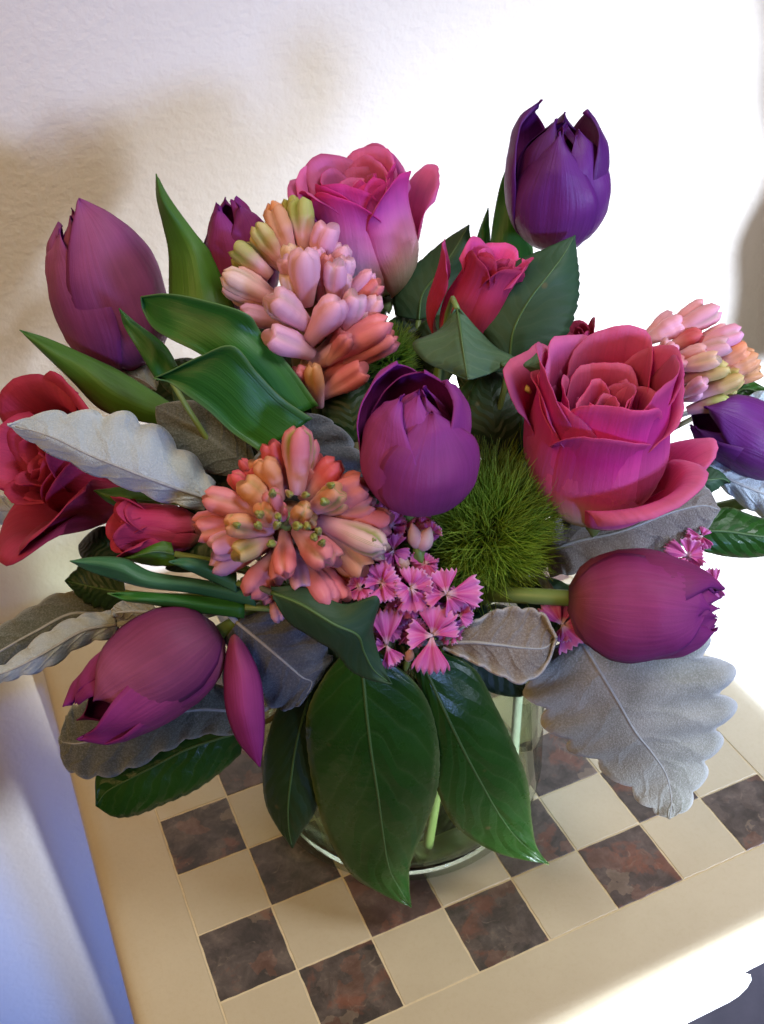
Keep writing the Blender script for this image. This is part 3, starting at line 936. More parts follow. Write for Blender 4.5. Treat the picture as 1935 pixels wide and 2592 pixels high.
# hyacinth floret mesh variants (unit length along +Z, unit radius)
def floret_mesh(name, opening, seed):
    rg = np.random.default_rng(seed)
    nv, nu = 16, 24
    v = np.linspace(0, 1, nv)
    r = np.interp(v, [0, 0.12, 0.35, 0.55, 0.72, 0.86, 0.95, 1.0], [0.46, 0.56, 0.72, 0.92, 1.0, 0.97, 0.82 + 0.3 * opening, 0.34 + 1.3 * opening])
    th = np.linspace(0, 2 * math.pi, nu, endpoint=False)
    P = np.zeros((nv, nu, 3))
    for j in range(nv):
        lob = 1 + 0.36 * (np.abs(np.cos(1.5 * th)) ** 0.55 - 0.75) * np.clip((v[j] - 0.2) / 0.4, 0, 1)
        lob = lob + 0.05 * np.cos(th + rg.uniform(0, 6)) * v[j]
        tipz = 0.09 * np.abs(np.cos(1.5 * th)) * np.clip((v[j] - 0.8) / 0.2, 0, 1)
        P[j, :, 0] = r[j] * lob * np.cos(th)
        P[j, :, 1] = r[j] * lob * np.sin(th)
        P[j, :, 2] = v[j] + tipz
    faces = grid_faces(nv, nu, True)
    faces += [tuple(range(nu))[::-1], tuple(range((nv - 1) * nu, nv * nu))]
    vv, uu = np.meshgrid(v, th / (2 * math.pi), indexing='ij')
    me = bpy.data.meshes.new(name)
    me.from_pydata(P.reshape(-1, 3).tolist(), [], faces)
    lay = me.uv_layers.new(name='UVMap')
    idx = np.empty(len(me.loops), dtype=np.int32)
    me.loops.foreach_get('vertex_index', idx)
    lay.data.foreach_set('uv', np.stack([uu, vv], -1).reshape(-1, 2).astype(np.float32)[idx].ravel())
    me.polygons.foreach_set('use_smooth', [True] * len(me.polygons))
    me.materials.append(M['floret'])
    return me
FLORETS = [floret_mesh('floret', o, k) for k, o in enumerate((0.0, 0.22, 0.05, 0.30))]
HY = dict(pink=(0.88, 0.45, 0.56), salmon=(0.80, 0.24, 0.25), orange=(0.80, 0.36, 0.18), green=(0.50, 0.48, 0.13), pale=(0.86, 0.56, 0.46), lav=(0.72, 0.36, 0.52), red=(0.72, 0.12, 0.14), bud=(0.36, 0.38, 0.10), yellow=(0.66, 0.54, 0.20))

def floret(root, tip, base, width, color, k, green=0.0):
    """base, tip: world points"""
    org = ORIGIN[root]
    d = tip - base
    L = np.linalg.norm(d)
    o = bpy.data.objects.new('floret', FLORETS[k % 4])
    COL.objects.link(o)
    o.parent = root
    q = Vector(d).to_track_quat('Z', 'Y')
    spin = (k * 1.7) % 6.28
    mat = Matrix.Translation(Vector(base - org)) @ q.to_matrix().to_4x4() @ Matrix.Rotation(spin, 4, 'Z') @ Matrix.Diagonal((width, width, L, 1))
    o.matrix_local = mat
    c = HY[color]
    j = [1 + random.uniform(-0.10, 0.10) for _ in range(3)]
    o.color = (min(c[0] * j[0], 0.9), c[1] * j[1], c[2] * j[2], green)
    return o

def hyacinth(label, crop, d, items, spike, group=None, buds=(), core=0.009):
    """items: (tipx,tipy, basex,basey, width_px, colour, tip_forward, base_forward) in crop pixels"""
    ox, oy, s = crop
    pb, pt = W(*spike[0]), W(*spike[1])
    path = stem_path(pb, pb - pt, 0.05)
    root = thing('hyacinth', label, 'hyacinth', path[-1], group)
    tube('stem', np.vstack([pt, (pt + pb) / 2, path]), 0.0034, M['stem'], root, 10)
    ax = np.linspace(-0.15, 1.0, 9)[:, None]
    tube('raceme_core', pb + (pt - pb) * ax, core * np.array([0.3, 0.8, 1.0, 1.0, 1.0, 0.95, 0.8, 0.6, 0.2]), M['core'], root, 12)
    for k, it in enumerate(items):
        tx, ty, bx, by, w, c, tf, bf = it[:8]
        g = it[8] if len(it) > 8 else (0.75 if c in ('green', 'yellow') else random.choice([0, 0, 0.25]))
        T = W(ox + tx * s, oy + ty * s, d - tf)
        B = W(ox + bx * s, oy + by * s, d - bf)
        floret(root, T, B, w * s * 0.5 * 1.02 * (d - tf) / FOCAL, c, k, g)
        # a smaller neighbour tucked just behind
        jx, jy = random.uniform(-70, 70), random.uniform(-70, 70)
        m = 0.12
        T2 = W(ox + (tx + (bx - tx) * m + jx) * s, oy + (ty + (by - ty) * m + jy) * s, d - tf + 0.007)
        B2 = W(ox + (bx + jx * 0.4) * s, oy + (by + jy * 0.4) * s, d - bf + 0.006)
        floret(root, T2, B2, w * s * 0.5 * 0.80 * d / FOCAL, c, k + 1, g)
    for k, (x, y, w, f) in enumerate(buds):
        B = W(ox + x * s, oy + y * s, d - f + 0.007)
        a = random.uniform(0, 6.28)
        T = W(ox + (x + 34 * math.cos(a)) * s, oy + (y + 34 * math.sin(a)) * s, d - f - 0.002)
        floret(root, T, B, w * s * 0.33 * d / FOCAL, 'bud', k, 0.9)
    return root

def dianthus_petal_grid(c, tip, width, normal, cup=0.002, teeth=5, seed=0, neck=0.16):
    """fan petal from c to tip with a toothed rim"""
    nu, nv = 4 * teeth + 1, 9
    u = np.linspace(-1, 1, nu)
    v = np.linspace(0, 1, nv)
    ax = tip - c
    L = np.linalg.norm(ax)
    A = ax / L
    n = unit(normal - A * (normal @ A))
    S = np.cross(A, n)
    rg = np.random.default_rng(seed)
    ph = rg.uniform(0, 6.28, 3)
    saw = np.abs(((np.arange(nu) % 4) / 4.0) - 0.5) * 2
    P = np.zeros((nv, nu, 3))
    for j, vj in enumerate(v):
        w = width * np.interp(vj, [0, 0.2, 0.5, 0.85, 1], [neck * 0.5, neck, 0.55, 1.0, 1.02])
        rim = 1 + (0.14 * (saw - 0.5) + rg.uniform(-0.03, 0.03, nu)) * np.clip((vj - 0.7) / 0.3, 0, 1) - 0.13 * u ** 2 * vj
        h = L * vj * rim
        dz = cup * (u ** 2) * vj + 0.0006 * np.sin(6 * u + ph[0]) * vj - 0.0016 * vj ** 2 + 0.0008 * math.sin(ph[1] + 4 * vj)
        P[j] = c + h[:, None] * A + (u * w)[:, None] * S + dz[:, None] * n
    return P

def moss_ball(label, center, r_px, count, group=None, foot=None, via=None, seed=3):
    c = W(*center)
    R = r_px * center[2] / FOCAL
    rg = np.random.default_rng(seed)
    path = stem_path(c, np.array([0, 0, -1.0]), 0.03, foot=foot, via=via)
    root = thing('green_dianthus', label, 'flower', path[-1], group)
    n = count
    d = rg.normal(size=(n, 3))
    d /= np.linalg.norm(d, axis=1)[:, None]
    toward = unit(CAM_C - c)
    d = d[(d @ toward) > -0.75]
    n = len(d)
    # clumps: tufts lean together
    tuft = rg.normal(size=(110, 3)); tuft /= np.linalg.norm(tuft, axis=1)[:, None]
    near = np.argmax(d @ tuft.T, axis=1)
    lean = tuft[near] - d
    lump = 1 + 0.10 * np.sin(5 * d[:, 0] + 1) * np.sin(6 * d[:, 2] + 2) + 0.10 * rg.normal(size=n)
    swirl = np.cross(d, rg.normal(size=(n, 3)))
    up = np.array([0.25, 0.1, 0.9])
    K = 6
    verts, faces, uvs = [], [], []
    ts = np.linspace(0, 1, K)
    side = np.cross(d, rg.normal(size=(n, 3)))
    side /= np.linalg.norm(side, axis=1)[:, None]
    w = 0.00036 + 0.00014 * rg.random(n)
    for k, t in enumerate(ts):
        r = R * (0.42 + 0.58 * t) * lump
        p = c + d * r[:, None] + (lean * 0.55 + swirl * 0.20) * (R * t ** 1.6) + up * (R * 0.14 * t ** 2)
        ww = (w * (1.0 - 0.86 * t))[:, None]
        b = np.cross(side, d)
        verts += [p - side * ww, p + side * ww, p + b * ww]
    V = np.stack(verts, 1)                       # n, 3K, 3
    base = np.arange(n) * 3 * K
    for k in range(K - 1):
        for a in range(3):
            b2 = (a + 1) % 3
            faces.append(np.stack([base + 3 * k + a, base + 3 * k + b2, base + 3 * k + 3 + b2, base + 3 * k + 3 + a], 1))
    F_ = np.concatenate(faces)
    uv = np.tile(np.stack([np.zeros(3 * K), np.repeat(ts, 3)], 1), (n, 1))
    o = link_mesh('filaments', V.reshape(-1, 3), F_.tolist(), M['moss'], root, uv)
    o['kind'] = 'stuff'
    # dark core
    nv, nu = 14, 20
    core = np.array([[c + R * 0.50 * np.array([math.sin(a) * math.cos(b), math.sin(a) * math.sin(b), math.cos(a)]) for b in np.linspace(0, 2 * math.pi, nu)] for a in np.linspace(0.01, math.pi - 0.01, nv)])
    grid_obj('core', core, M['calyx'], root, 0)
    tube('stem', path, 0.0024, M['stem_pale'], root, 8)
    return root
# ------------------------------------------------------------------ tulips
def std6(**over):
    """three outer and three inner petals"""
    out = [dict(phi=0, hw=62), dict(phi=120, hw=62), dict(phi=240, hw=62)]
    inn = [dict(phi=60, hw=58, dr=-0.0016), dict(phi=180, hw=58, dr=-0.0016), dict(phi=300, hw=58, dr=-0.0016)]
    return inn + out

tulip('tall violet tulip standing highest, against the white wall', (1398, 612, 0.462), (1430, 290, 0.424), 124, [
    dict(phi=0, hw=72, hs=0.90, dr=-0.0035, close=0.45), dict(phi=120, hw=72, hs=0.92, dr=-0.0035, close=0.50), dict(phi=240, hw=72, hs=0.92, dr=-0.0035, close=0.45),
    dict(phi=180, hw=74, dr=-0.002, close=0.85, hs=0.96),
    dict(phi=112, hw=66, hs=1.02, dr=0.0002, close=1.05),
    dict(phi=-40, hw=66, hs=0.98, dr=-0.0014, close=0.78),
    dict(phi=252, hw=60, hs=1.06, dr=0.0012, close=1.15, point=1.5),
    dict(phi=50, hw=54, hs=0.92, dr=0.0010, close=0.78, crease=0.04),
    dict(phi=-8, hw=54, hs=0.92, dr=0.0024, close=0.70, crease=0.04)],
    'tulip_blue', 'tulip_in', close=0.9)
top_tulip = [o for o in COL.objects if o.name == 'tulip'][0]
leaf('tulip_leaf', '', [(1240, 670, 1290, 668, 1352, 660, 0.470, 0.004, 0.004), (1243, 610, 1290, 605, 1347, 608, 0.468, 0.005, 0.006), (1252, 540, 1292, 520, 1340, 530, 0.466, 0.006, 0.006), (1268, 465, 1290, 450, 1315, 460, 0.462, 0.003, 0.003), (1296, 395, 0.458)], 'tulip_leaf', parent=top_tulip, part='leaf')
leaf('tulip_leaf', '', [(1195, 670, 1215, 665, 1242, 655, 0.478, 0.002, 0.002), (1207, 605, 1222, 600, 1241, 602, 0.476, 0.002, 0.002), (1236, 526, 0.472)], 'tulip_leaf', parent=top_tulip, part='leaf', nv=20)

tulip('magenta purple tulip at the bouquet centre, just above the green ball', (1040, 1262, 0.398), (1070, 975, 0.368), 136, [
    dict(phi=180, hw=72, hs=1.05, dr=-0.001, close=0.95),
    dict(phi=222, hw=62, hs=1.04, opn=0.004, close=1.1, tip_curl=0.002, point=1.3),
    dict(phi=150, hw=72, hs=0.98, dr=-0.003, close=0.55),
    dict(phi=-100, hw=72, hs=0.95, dr=-0.003, close=0.50),
    dict(phi=40, hw=72, hs=0.95, dr=-0.0025, close=0.45),
    dict(phi=-18, hw=74, hs=0.96, dr=-0.0010, close=0.66, crease=0.05),
    dict(phi=92, hw=60, hs=1.06, dr=0.0004, close=0.95, point=1.4),
    dict(phi=-60, hw=66, hs=0.94, dr=0.0012, close=0.82, crease=0.0),
    dict(phi=26, hw=62, hs=0.90, dr=0.0036, close=0.74, crease=0.01)],
    'tulip_mid', 'tulip_in', close=0.9)

tulip('plum tulip lying sideways over the big silver leaf', (1438, 1514, 0.404), (1822, 1540, 0.398), 136, [
    dict(phi=0, hw=76, hs=0.97, dr=-0.0022, close=0.82), dict(phi=120, hw=76, hs=0.99, dr=-0.0030, close=0.82), dict(phi=240, hw=76, hs=0.98, dr=-0.0030, close=0.82), dict(phi=40, hw=70, hs=0.98, dr=-0.0012, close=0.86), dict(phi=-32, hw=70, hs=0.97, dr=-0.0006, close=0.88),
    dict(phi=180, hw=74, dr=-0.002, hs=0.98), dict(phi=-100, hw=68, dr=-0.001, hs=0.98, close=0.9),
    dict(phi=100, hw=68, dr=-0.001, hs=0.97, close=0.9),
    dict(phi=-60, hw=64, dr=0.0006, hs=1.0, close=0.95, point=1.2),
    dict(phi=64, hw=60, dr=0.0008, hs=0.97, close=0.95),
    dict(phi=6, hw=66, dr=0.0024, hs=0.90, close=1.0, crease=0.01)],
    'tulip', 'tulip_in', close=0.9)

tulip('rosy purple tulip drooping over the table corner, one petal hanging loose', (556, 1602, 0.412), (196, 1822, 0.398), 124, [
    dict(phi=180, hw=74, dr=-0.001), dict(phi=100, hw=70, close=0.9, hs=1.02), dict(phi=-110, hw=70, hs=1.06, close=1.0),
    dict(phi=60, hw=62, dr=0.0004, hs=0.96, close=0.85),
    dict(phi=-58, hw=64, dr=0.0010, hs=1.04, close=0.90, point=1.15),
    dict(phi=14, hw=62, dr=0.0028, hs=0.84, close=1.05, crease=0.01, mat='tulip_warm')],
    'tulip', 'tulip_in', close=0.85, reach=0.04, stem_mat='stem')
bl = [o for o in COL.objects if o.name.startswith('tulip.') and o.type == 'EMPTY'][-1]
leaf('petal', '', [(585, 1612, 594, 1606, 604, 1612, 0.402, 0, 0), (573, 1660, 600, 1650, 634, 1655, 0.398, 0.004, 0.004), (568, 1720, 614, 1715, 660, 1720, 0.395, 0.006, 0.006), (574, 1800, 622, 1800, 669, 1800, 0.395, 0.006, 0.006), (603, 1876, 637, 1870, 668, 1866, 0.398, 0.004, 0.004), (658, 1940, 0.402)], 'tulip', parent=bl, part='petal', thick=0.0008, wob=0.0003)

tulip('dusky mauve tulip leaning out beside the beige wall', (335, 930, 0.478), (186, 536, 0.448), 134, [
    dict(phi=180, hw=74, dr=-0.002), dict(phi=-100, hw=70, dr=-0.001, close=0.9, hs=0.96), dict(phi=100, hw=70, close=0.86),
    dict(phi=-20, hw=68, dr=-0.002, hs=0.98, close=0.75),
    dict(phi=-62, hw=64, dr=0.0010, hs=0.93, close=0.92),
    dict(phi=26, hw=64, dr=0.0024, hs=1.08, close=0.72, point=1.15)],
    'tulip_warm', 'tulip_in', close=0.85)

tulip('small dark tulip half hidden behind the tall hyacinth', (628, 775, 0.470), (572, 510, 0.440), 88, [
    dict(phi=180, hw=72, dr=-0.001), dict(phi=60, hw=68, hs=1.02, dr=-0.001), dict(phi=-80, hw=68, dr=-0.0008), dict(phi=110, hw=68),
    dict(phi=-30, hw=64, dr=0.0008, hs=0.99), dict(phi=42, hw=62, dr=0.002, hs=1.0, close=0.8)],
    'tulip', 'tulip_in', close=0.72)

tulip('violet tulip at the picture edge, under the pink and yellow hyacinth', (2010, 1170, 0.47), (1756, 1050, 0.455), 88, [
    dict(phi=180, hw=72, dr=-0.001), dict(phi=-80, hw=70, hs=1.0), dict(phi=90, hw=70, hs=0.98),
    dict(phi=-50, hw=66, dr=0.0006, hs=0.96), dict(phi=38, hw=72, dr=0.002, hs=1.0, close=0.95)],
    'tulip_blue', 'tulip_in', close=0.85)

# ------------------------------------------------------------------ tulip leaves
G = 'tulip leaves in the bouquet'
leaf('tulip_leaf', 'upright pointed olive tulip leaf in front of the beige wall', [(430, 830, 515, 830, 605, 810, 0.440, 0.005, 0.005), (428, 740, 508, 735, 577, 725, 0.440, 0.007, 0.007), (427, 640, 492, 650, 546, 655, 0.438, 0.007, 0.006), (413, 570, 455, 575, 491, 585, 0.435, 0.005, 0.004), (397, 500, 412, 503, 429, 500, 0.431, 0.002, 0.002), (396, 440, 0.428)], 'tulip_leaf_olive', G)
leaf('tulip_leaf', 'broad green tulip leaf bent over below the tall hyacinth', [(690, 1070, 748, 1050, 808, 1028, 0.412, 0.004, 0.006), (600, 965, 672, 940, 738, 930, 0.408, 0.005, 0.006), (505, 895, 590, 868, 665, 845, 0.404, 0.005, 0.006), (432, 858, 512, 812, 622, 795, 0.404, 0.006, -0.003), (385, 828, 432, 785, 508, 760, 0.406, 0.008, -0.005), (362, 785, 382, 765, 424, 746, 0.410, 0.005, -0.004), (358, 752, 0.412)], 'tulip_leaf', G, curl=0.003)
leaf('tulip_leaf', 'second broad tulip leaf with pale folded rim, above the silver leaf', [(655, 1140, 722, 1108, 792, 1060, 0.402, 0.003, 0.005), (588, 1095, 650, 1052, 718, 1010, 0.398, 0.005, 0.005), (528, 1040, 590, 985, 652, 945, 0.394, 0.006, 0.003), (468, 996, 522, 940, 588, 878, 0.393, 0.006, -0.004), (430, 968, 456, 943, 505, 905, 0.395, 0.004, -0.004), (405, 961, 415, 955, 432, 940, 0.397, 0.002, -0.002), (390, 958, 0.399)], 'tulip_leaf', G, curl=0.0035)
leaf('tulip_leaf', 'short narrow tulip leaf in front of the dusky mauve tulip', [(398, 965, 425, 948, 452, 930, 0.418, 0.002, 0.003), (360, 902, 386, 882, 417, 873, 0.416, 0.003, 0.004), (318, 832, 330, 822, 346, 818, 0.418, 0.001, 0.002), (302, 781, 0.420)], 'tulip_leaf', G, nv=28)
leaf('tulip_leaf', 'long bright green tulip leaf pointing out below the dusky mauve tulip', [(455, 1085, 458, 1062, 462, 1040, 0.440, 0.002, 0.002), (342, 1064, 362, 1030, 388, 990, 0.438, 0.005, 0.005), (255, 1037, 277, 985, 302, 938, 0.437, 0.006, 0.006), (180, 962, 198, 922, 216, 898, 0.436, 0.004, 0.004), (104, 888, 112, 870, 120, 856, 0.435, 0.002, 0.002), (50, 835, 0.434)], 'tulip_leaf_olive', G)
leaf('tulip_leaf', 'glaucous tulip leaf blade over the drooping rosy tulip, topmost', [(650, 1535, 645, 1512, 640, 1490, 0.402, 0.003, 0.003), (500, 1503, 500, 1486, 500, 1466, 0.400, 0.004, 0.004), (370, 1487, 376, 1470, 386, 1448, 0.397, 0.004, 0.004), (293, 1467, 304, 1442, 315, 1414, 0.395, 0.005, 0.004), (228, 1446, 234, 1428, 240, 1410, 0.394, 0.003, 0.003), (178, 1420, 0.394)], 'tulip_leaf_grey', G)
leaf('tulip_leaf', 'thin green tulip leaf with a white tip touching the drooping tulip', [(620, 1565, 620, 1537, 620, 1515, 0.404, 0.003, 0.003), (480, 1547, 480, 1526, 480, 1507, 0.401, 0.004, 0.004), (380, 1529, 380, 1514, 380, 1500, 0.398, 0.003, 0.003), (320, 1521, 322, 1510, 325, 1499, 0.397, 0.001, 0.001), (272, 1502, 0.397)], 'tulip_leaf', G, nv=34)
leaf('tulip_leaf', 'short curved glaucous leaf between red rose and lower hyacinth', [(600, 1500, 600, 1474, 600, 1450, 0.398, 0.003, 0.003), (520, 1463, 525, 1440, 530, 1421, 0.396, 0.004, 0.003), (465, 1438, 468, 1425, 470, 1412, 0.394, 0.002, 0.002), (427, 1422, 0.394)], 'tulip_leaf_grey', G, nv=28)

# ------------------------------------------------------------------ roses
rose('tall pink rose with creamy petal bases, topmost of the roses', (948, 735, 0.478), (893, 412, 0.444), 196, [
    dict(phi=-65, hw=54, a0=46, bend=46, curl=62, length=1.0, r0=0.20),
    dict(phi=-112, hw=52, a0=52, bend=46, curl=85, length=1.05),
    dict(phi=75, hw=48, a0=46, bend=50, curl=40, length=1.0),
    dict(phi=150, hw=58, a0=46, bend=48, curl=50, length=1.08),
    dict(phi=215, hw=58, a0=46, bend=48, curl=50, length=1.08),
    dict(phi=-40, hw=56, a0=46, bend=52, curl=50, length=1.0, r0=0.22),
    dict(phi=108, hw=34, a0=56, bend=36, curl=46, length=0.98, r0=0.2),
    dict(phi=-80, hw=34, a0=56, bend=40, curl=56, length=1.0, r0=0.2),
    dict(phi=30, hw=52, a0=46, bend=56, curl=22, length=0.94, r0=0.24),
    dict(phi=22, hw=36, a0=50, bend=62, curl=8, length=0.60, r0=0.26)],
    'rose_pale_out', 'rose_pale_in', seed=3, turn=20, core_scale=1.45)

rose('large magenta rose, biggest bloom, above the sideways plum tulip', (1486, 1262, 0.428), (1546, 962, 0.384), 252, [
    dict(phi=180, hw=62, a0=66, bend=72, curl=24, length=1.25, r0=0.14),
    dict(phi=120, hw=60, a0=68, bend=74, curl=22, length=1.27, r0=0.14),
    dict(phi=240, hw=60, a0=68, bend=72, curl=30, length=1.23, r0=0.14),
    dict(phi=80, hw=62, a0=76, bend=86, curl=22, length=1.36, r0=0.16),
    dict(phi=-74, hw=58, a0=74, bend=80, curl=30, length=1.32, r0=0.16),
    dict(phi=-104, hw=42, a0=78, bend=74, curl=48, length=1.18, r0=0.16),
    dict(phi=104, hw=22, a0=84, bend=50, curl=50, length=0.81, r0=0.20, lift=-0.01),
    dict(phi=14, hw=60, a0=74, bend=84, curl=34, length=1.28, r0=0.18),
    dict(phi=-40, hw=56, a0=76, bend=82, curl=14, length=1.10, r0=0.18),
    dict(phi=50, hw=50, a0=88, bend=70, curl=92, length=0.92, r0=0.22, lift=-0.015, side_curl=0.2)],
    'rose_out', 'rose_in', seed=5, turn=60, core_scale=1.5)

rose('small crimson pink rose half hidden behind the serrated dark leaf', (1150, 880, 0.440), (1272, 628, 0.420), 112, [
    dict(phi=180, hw=60, a0=40, bend=42, curl=40, length=1.05),
    dict(phi=100, hw=58, a0=42, bend=44, curl=40, length=1.05),
    dict(phi=-20, hw=44, a0=46, bend=52, curl=36, length=0.98),
    dict(phi=50, hw=50, a0=46, bend=52, curl=34, length=1.0),
    dict(phi=-85, hw=40, a0=78, bend=74, curl=30, length=1.0, r0=0.3)],
    'rose_red_out', 'rose_out', seed=7, turn=10)

rose('deep red rose under the pale silver leaf, at the edge beside the wall', (345, 1225, 0.474), (55, 1150, 0.436), 205, [
    dict(phi=180, hw=60, a0=52, bend=52, curl=40, length=1.21),
    dict(phi=120, hw=58, a0=58, bend=52, curl=70, length=1.23),
    dict(phi=80, hw=52, a0=62, bend=52, curl=60, length=1.12),
    dict(phi=-95, hw=56, a0=62, bend=44, curl=80, length=1.21),
    dict(phi=-55, hw=50, a0=64, bend=50, curl=70, length=1.18),
    dict(phi=20, hw=56, a0=58, bend=60, curl=58, length=1.10),
    dict(phi=-20, hw=52, a0=58, bend=54, curl=40, length=0.99)],
    'rose_red_out', 'rose_red_in', seed=9, turn=30)

rose('small red rose between the pale silver leaf and lower hyacinth', (505, 1345, 0.428), (285, 1328, 0.412), 96, [
    dict(phi=180, hw=60, a0=46, bend=46, curl=30), dict(phi=100, hw=56, a0=46, bend=46, curl=36),
    dict(phi=-80, hw=56, a0=50, bend=46, curl=44), dict(phi=40, hw=54, a0=50, bend=54, curl=44, length=1.08),
    dict(phi=-24, hw=54, a0=50, bend=54, curl=48, length=1.08)],
    'rose_red_out', 'rose_red_in', seed=11)

rose('scarlet rose bud peeping out behind the large magenta rose', (1510, 950, 0.462), (1448, 838, 0.450), 52, [
    dict(phi=180, hw=60, a0=50, bend=46, curl=50), dict(phi=90, hw=56, a0=50, bend=46, curl=50),
    dict(phi=-80, hw=56, a0=52, bend=46, curl=54), dict(phi=0, hw=54, a0=52, bend=50, curl=54)],
    'rose_red_out', 'rose_red_in', seed=13, sepals=0)

# ------------------------------------------------------------------ hyacinths
HA = (450, 300, 0.4237)
hyacinth('tall pale pink hyacinth with green tipped buds, above the bent leaves', HA, 0.432, [
    (740, 498, 762, 790, 160, 'green', 0.002, 0.0, 0.9), (578, 552, 690, 840, 145, 'orange', 0.004, 0.0, 0.1), (478, 648, 640, 880, 125, 'yellow', 0.006, 0.0),
    (352, 770, 560, 940, 130, 'green', 0.004, 0.0, 0.8), (292, 940, 600, 1100, 150, 'pale', 0.010, 0.004), (300, 1010, 600, 1130, 130, 'pale', 0.004, 0.0), (390, 1160, 700, 1250, 130, 'lav', 0.006, 0.0),
    (905, 655, 820, 900, 165, 'pink', 0.010, 0.0), (990, 770, 900, 980, 150, 'pink', 0.006, 0.0), (700, 780, 720, 960, 110, 'orange', 0.006, 0.0, 0.4), (655, 770, 720, 980, 105, 'pale', 0.010, 0.002), (640, 850, 730, 1010, 110, 'pink', 0.014, 0.004), (840, 790, 800, 1000, 110, 'pink', 0.014, 0.004),
    (1015, 850, 950, 1050, 120, 'pink', 0.012, 0.004), (890, 830, 850, 1090, 95, 'salmon', 0.016, 0.006), (950, 880, 930, 1110, 140, 'pink', 0.020, 0.008),
    (755, 805, 770, 1110, 190, 'pink', 0.026, 0.012), (578, 1075, 790, 1250, 178, 'pink', 0.028, 0.014), (955, 1105, 780, 1340, 180, 'pink', 0.028, 0.014),
    (1065, 1070, 960, 1320, 150, 'pink', 0.020, 0.008), (1150, 930, 960, 1140, 110, 'pink', 0.010, 0.002), (1195, 990, 1010, 1170, 110, 'salmon', 0.010, 0.002), (1195, 1085, 1030, 1290, 120, 'pink', 0.014, 0.004),
    (562, 1300, 800, 1410, 168, 'pink', 0.028, 0.014), (1235, 1232, 790, 1480, 175, 'salmon', 0.016, 0.006), (1270, 1325, 880, 1510, 150, 'salmon', 0.012, 0.002), (1020, 1310, 900, 1460, 110, 'salmon', 0.022, 0.010),
    (1100, 1500, 850, 1660, 150, 'salmon', 0.014, 0.004), (812, 1490, 850, 1720, 115, 'orange', 0.018, 0.006), (715, 1505, 810, 1620, 95, 'salmon', 0.016, 0.004), (860, 1180, 830, 1320, 110, 'salmon', 0.014, 0.006), (660, 940, 720, 1120, 110, 'pale', 0.014, 0.006), (1010, 1190, 930, 1350, 120, 'salmon', 0.014, 0.004)],
    [(800, 965, 0.440), (770, 690, 0.434)])

HB = (450, 1050, 0.4237)
hyacinth('salmon hyacinth facing out with green centre buds, below the silver leaf', HB, 0.398, [
    (725, 100, 715, 470, 185, 'salmon', 0.014, 0.008, 0.9), (560, 182, 640, 450, 140, 'red', 0.006, 0.0), (525, 280, 610, 510, 160, 'orange', 0.012, 0.006), (435, 330, 540, 470, 95, 'red', 0.004, 0.0),
    (330, 362, 480, 520, 110, 'red', 0.006, 0.0), (400, 410, 570, 580, 160, 'orange', 0.014, 0.008, 0.3), (180, 495, 520, 590, 160, 'salmon', 0.012, 0.006, 0.3), (140, 690, 480, 640, 160, 'salmon', 0.006, 0.0),
    (310, 650, 560, 690, 150, 'orange', 0.022, 0.010, 0.5), (222, 800, 530, 700, 170, 'pink', 0.012, 0.004), (230, 915, 550, 770, 150, 'lav', 0.006, 0.0), (360, 830, 560, 740, 140, 'yellow', 0.018, 0.008, 0.5), (430, 1060, 610, 810, 175, 'salmon', 0.010, 0.002),
    (500, 1095, 640, 860, 125, 'salmon', 0.006, 0.0), (645, 940, 640, 700, 140, 'salmon', 0.022, 0.010), (745, 1030, 690, 820, 130, 'pink', 0.014, 0.004), (905, 1125, 730, 850, 180, 'salmon', 0.014, 0.004), (985, 1095, 820, 850, 150, 'salmon', 0.008, 0.0),
    (890, 870, 710, 690, 180, 'salmon', 0.024, 0.012, 0.4), (1105, 915, 830, 640, 170, 'orange', 0.012, 0.006, 0.2), (1210, 785, 850, 630, 175, 'pale', 0.018, 0.010, 0.9), (1250, 645, 880, 600, 180, 'salmon', 0.010, 0.004), (1150, 530, 830, 600, 160, 'salmon', 0.012, 0.004),
    (1100, 425, 800, 570, 175, 'salmon', 0.014, 0.008), (945, 290, 770, 500, 160, 'red', 0.008, 0.002), (960, 460, 780, 580, 150, 'orange', 0.022, 0.012, 0.7), (605, 1225, 565, 1090, 85, 'lav', 0.004, 0.0), (820, 330, 740, 500, 110, 'salmon', 0.006, 0.0),
    (560, 470, 610, 620, 120, 'salmon', 0.024, 0.014, 0.5), (500, 560, 590, 640, 120, 'orange', 0.024, 0.014, 0.5), (760, 560, 690, 640, 120, 'orange', 0.026, 0.014, 0.5)],
    [(745, 1330, 0.420), (728, 1320, 0.385)], None,
    [(650, 455, 60, 0.028), (740, 485, 58, 0.028), (565, 495, 66, 0.030), (592, 585, 58, 0.030), (515, 600, 74, 0.028), (580, 680, 66, 0.030), (690, 660, 80, 0.030), (765, 640, 62, 0.031), (812, 705, 66, 0.030), (850, 720, 62, 0.029), (890, 420, 60, 0.028), (905, 520, 74, 0.028), (585, 765, 70, 0.027), (500, 680, 66, 0.027), (840, 780, 64, 0.027), (330, 650, 60, 0.026), (1180, 780, 50, 0.02)])

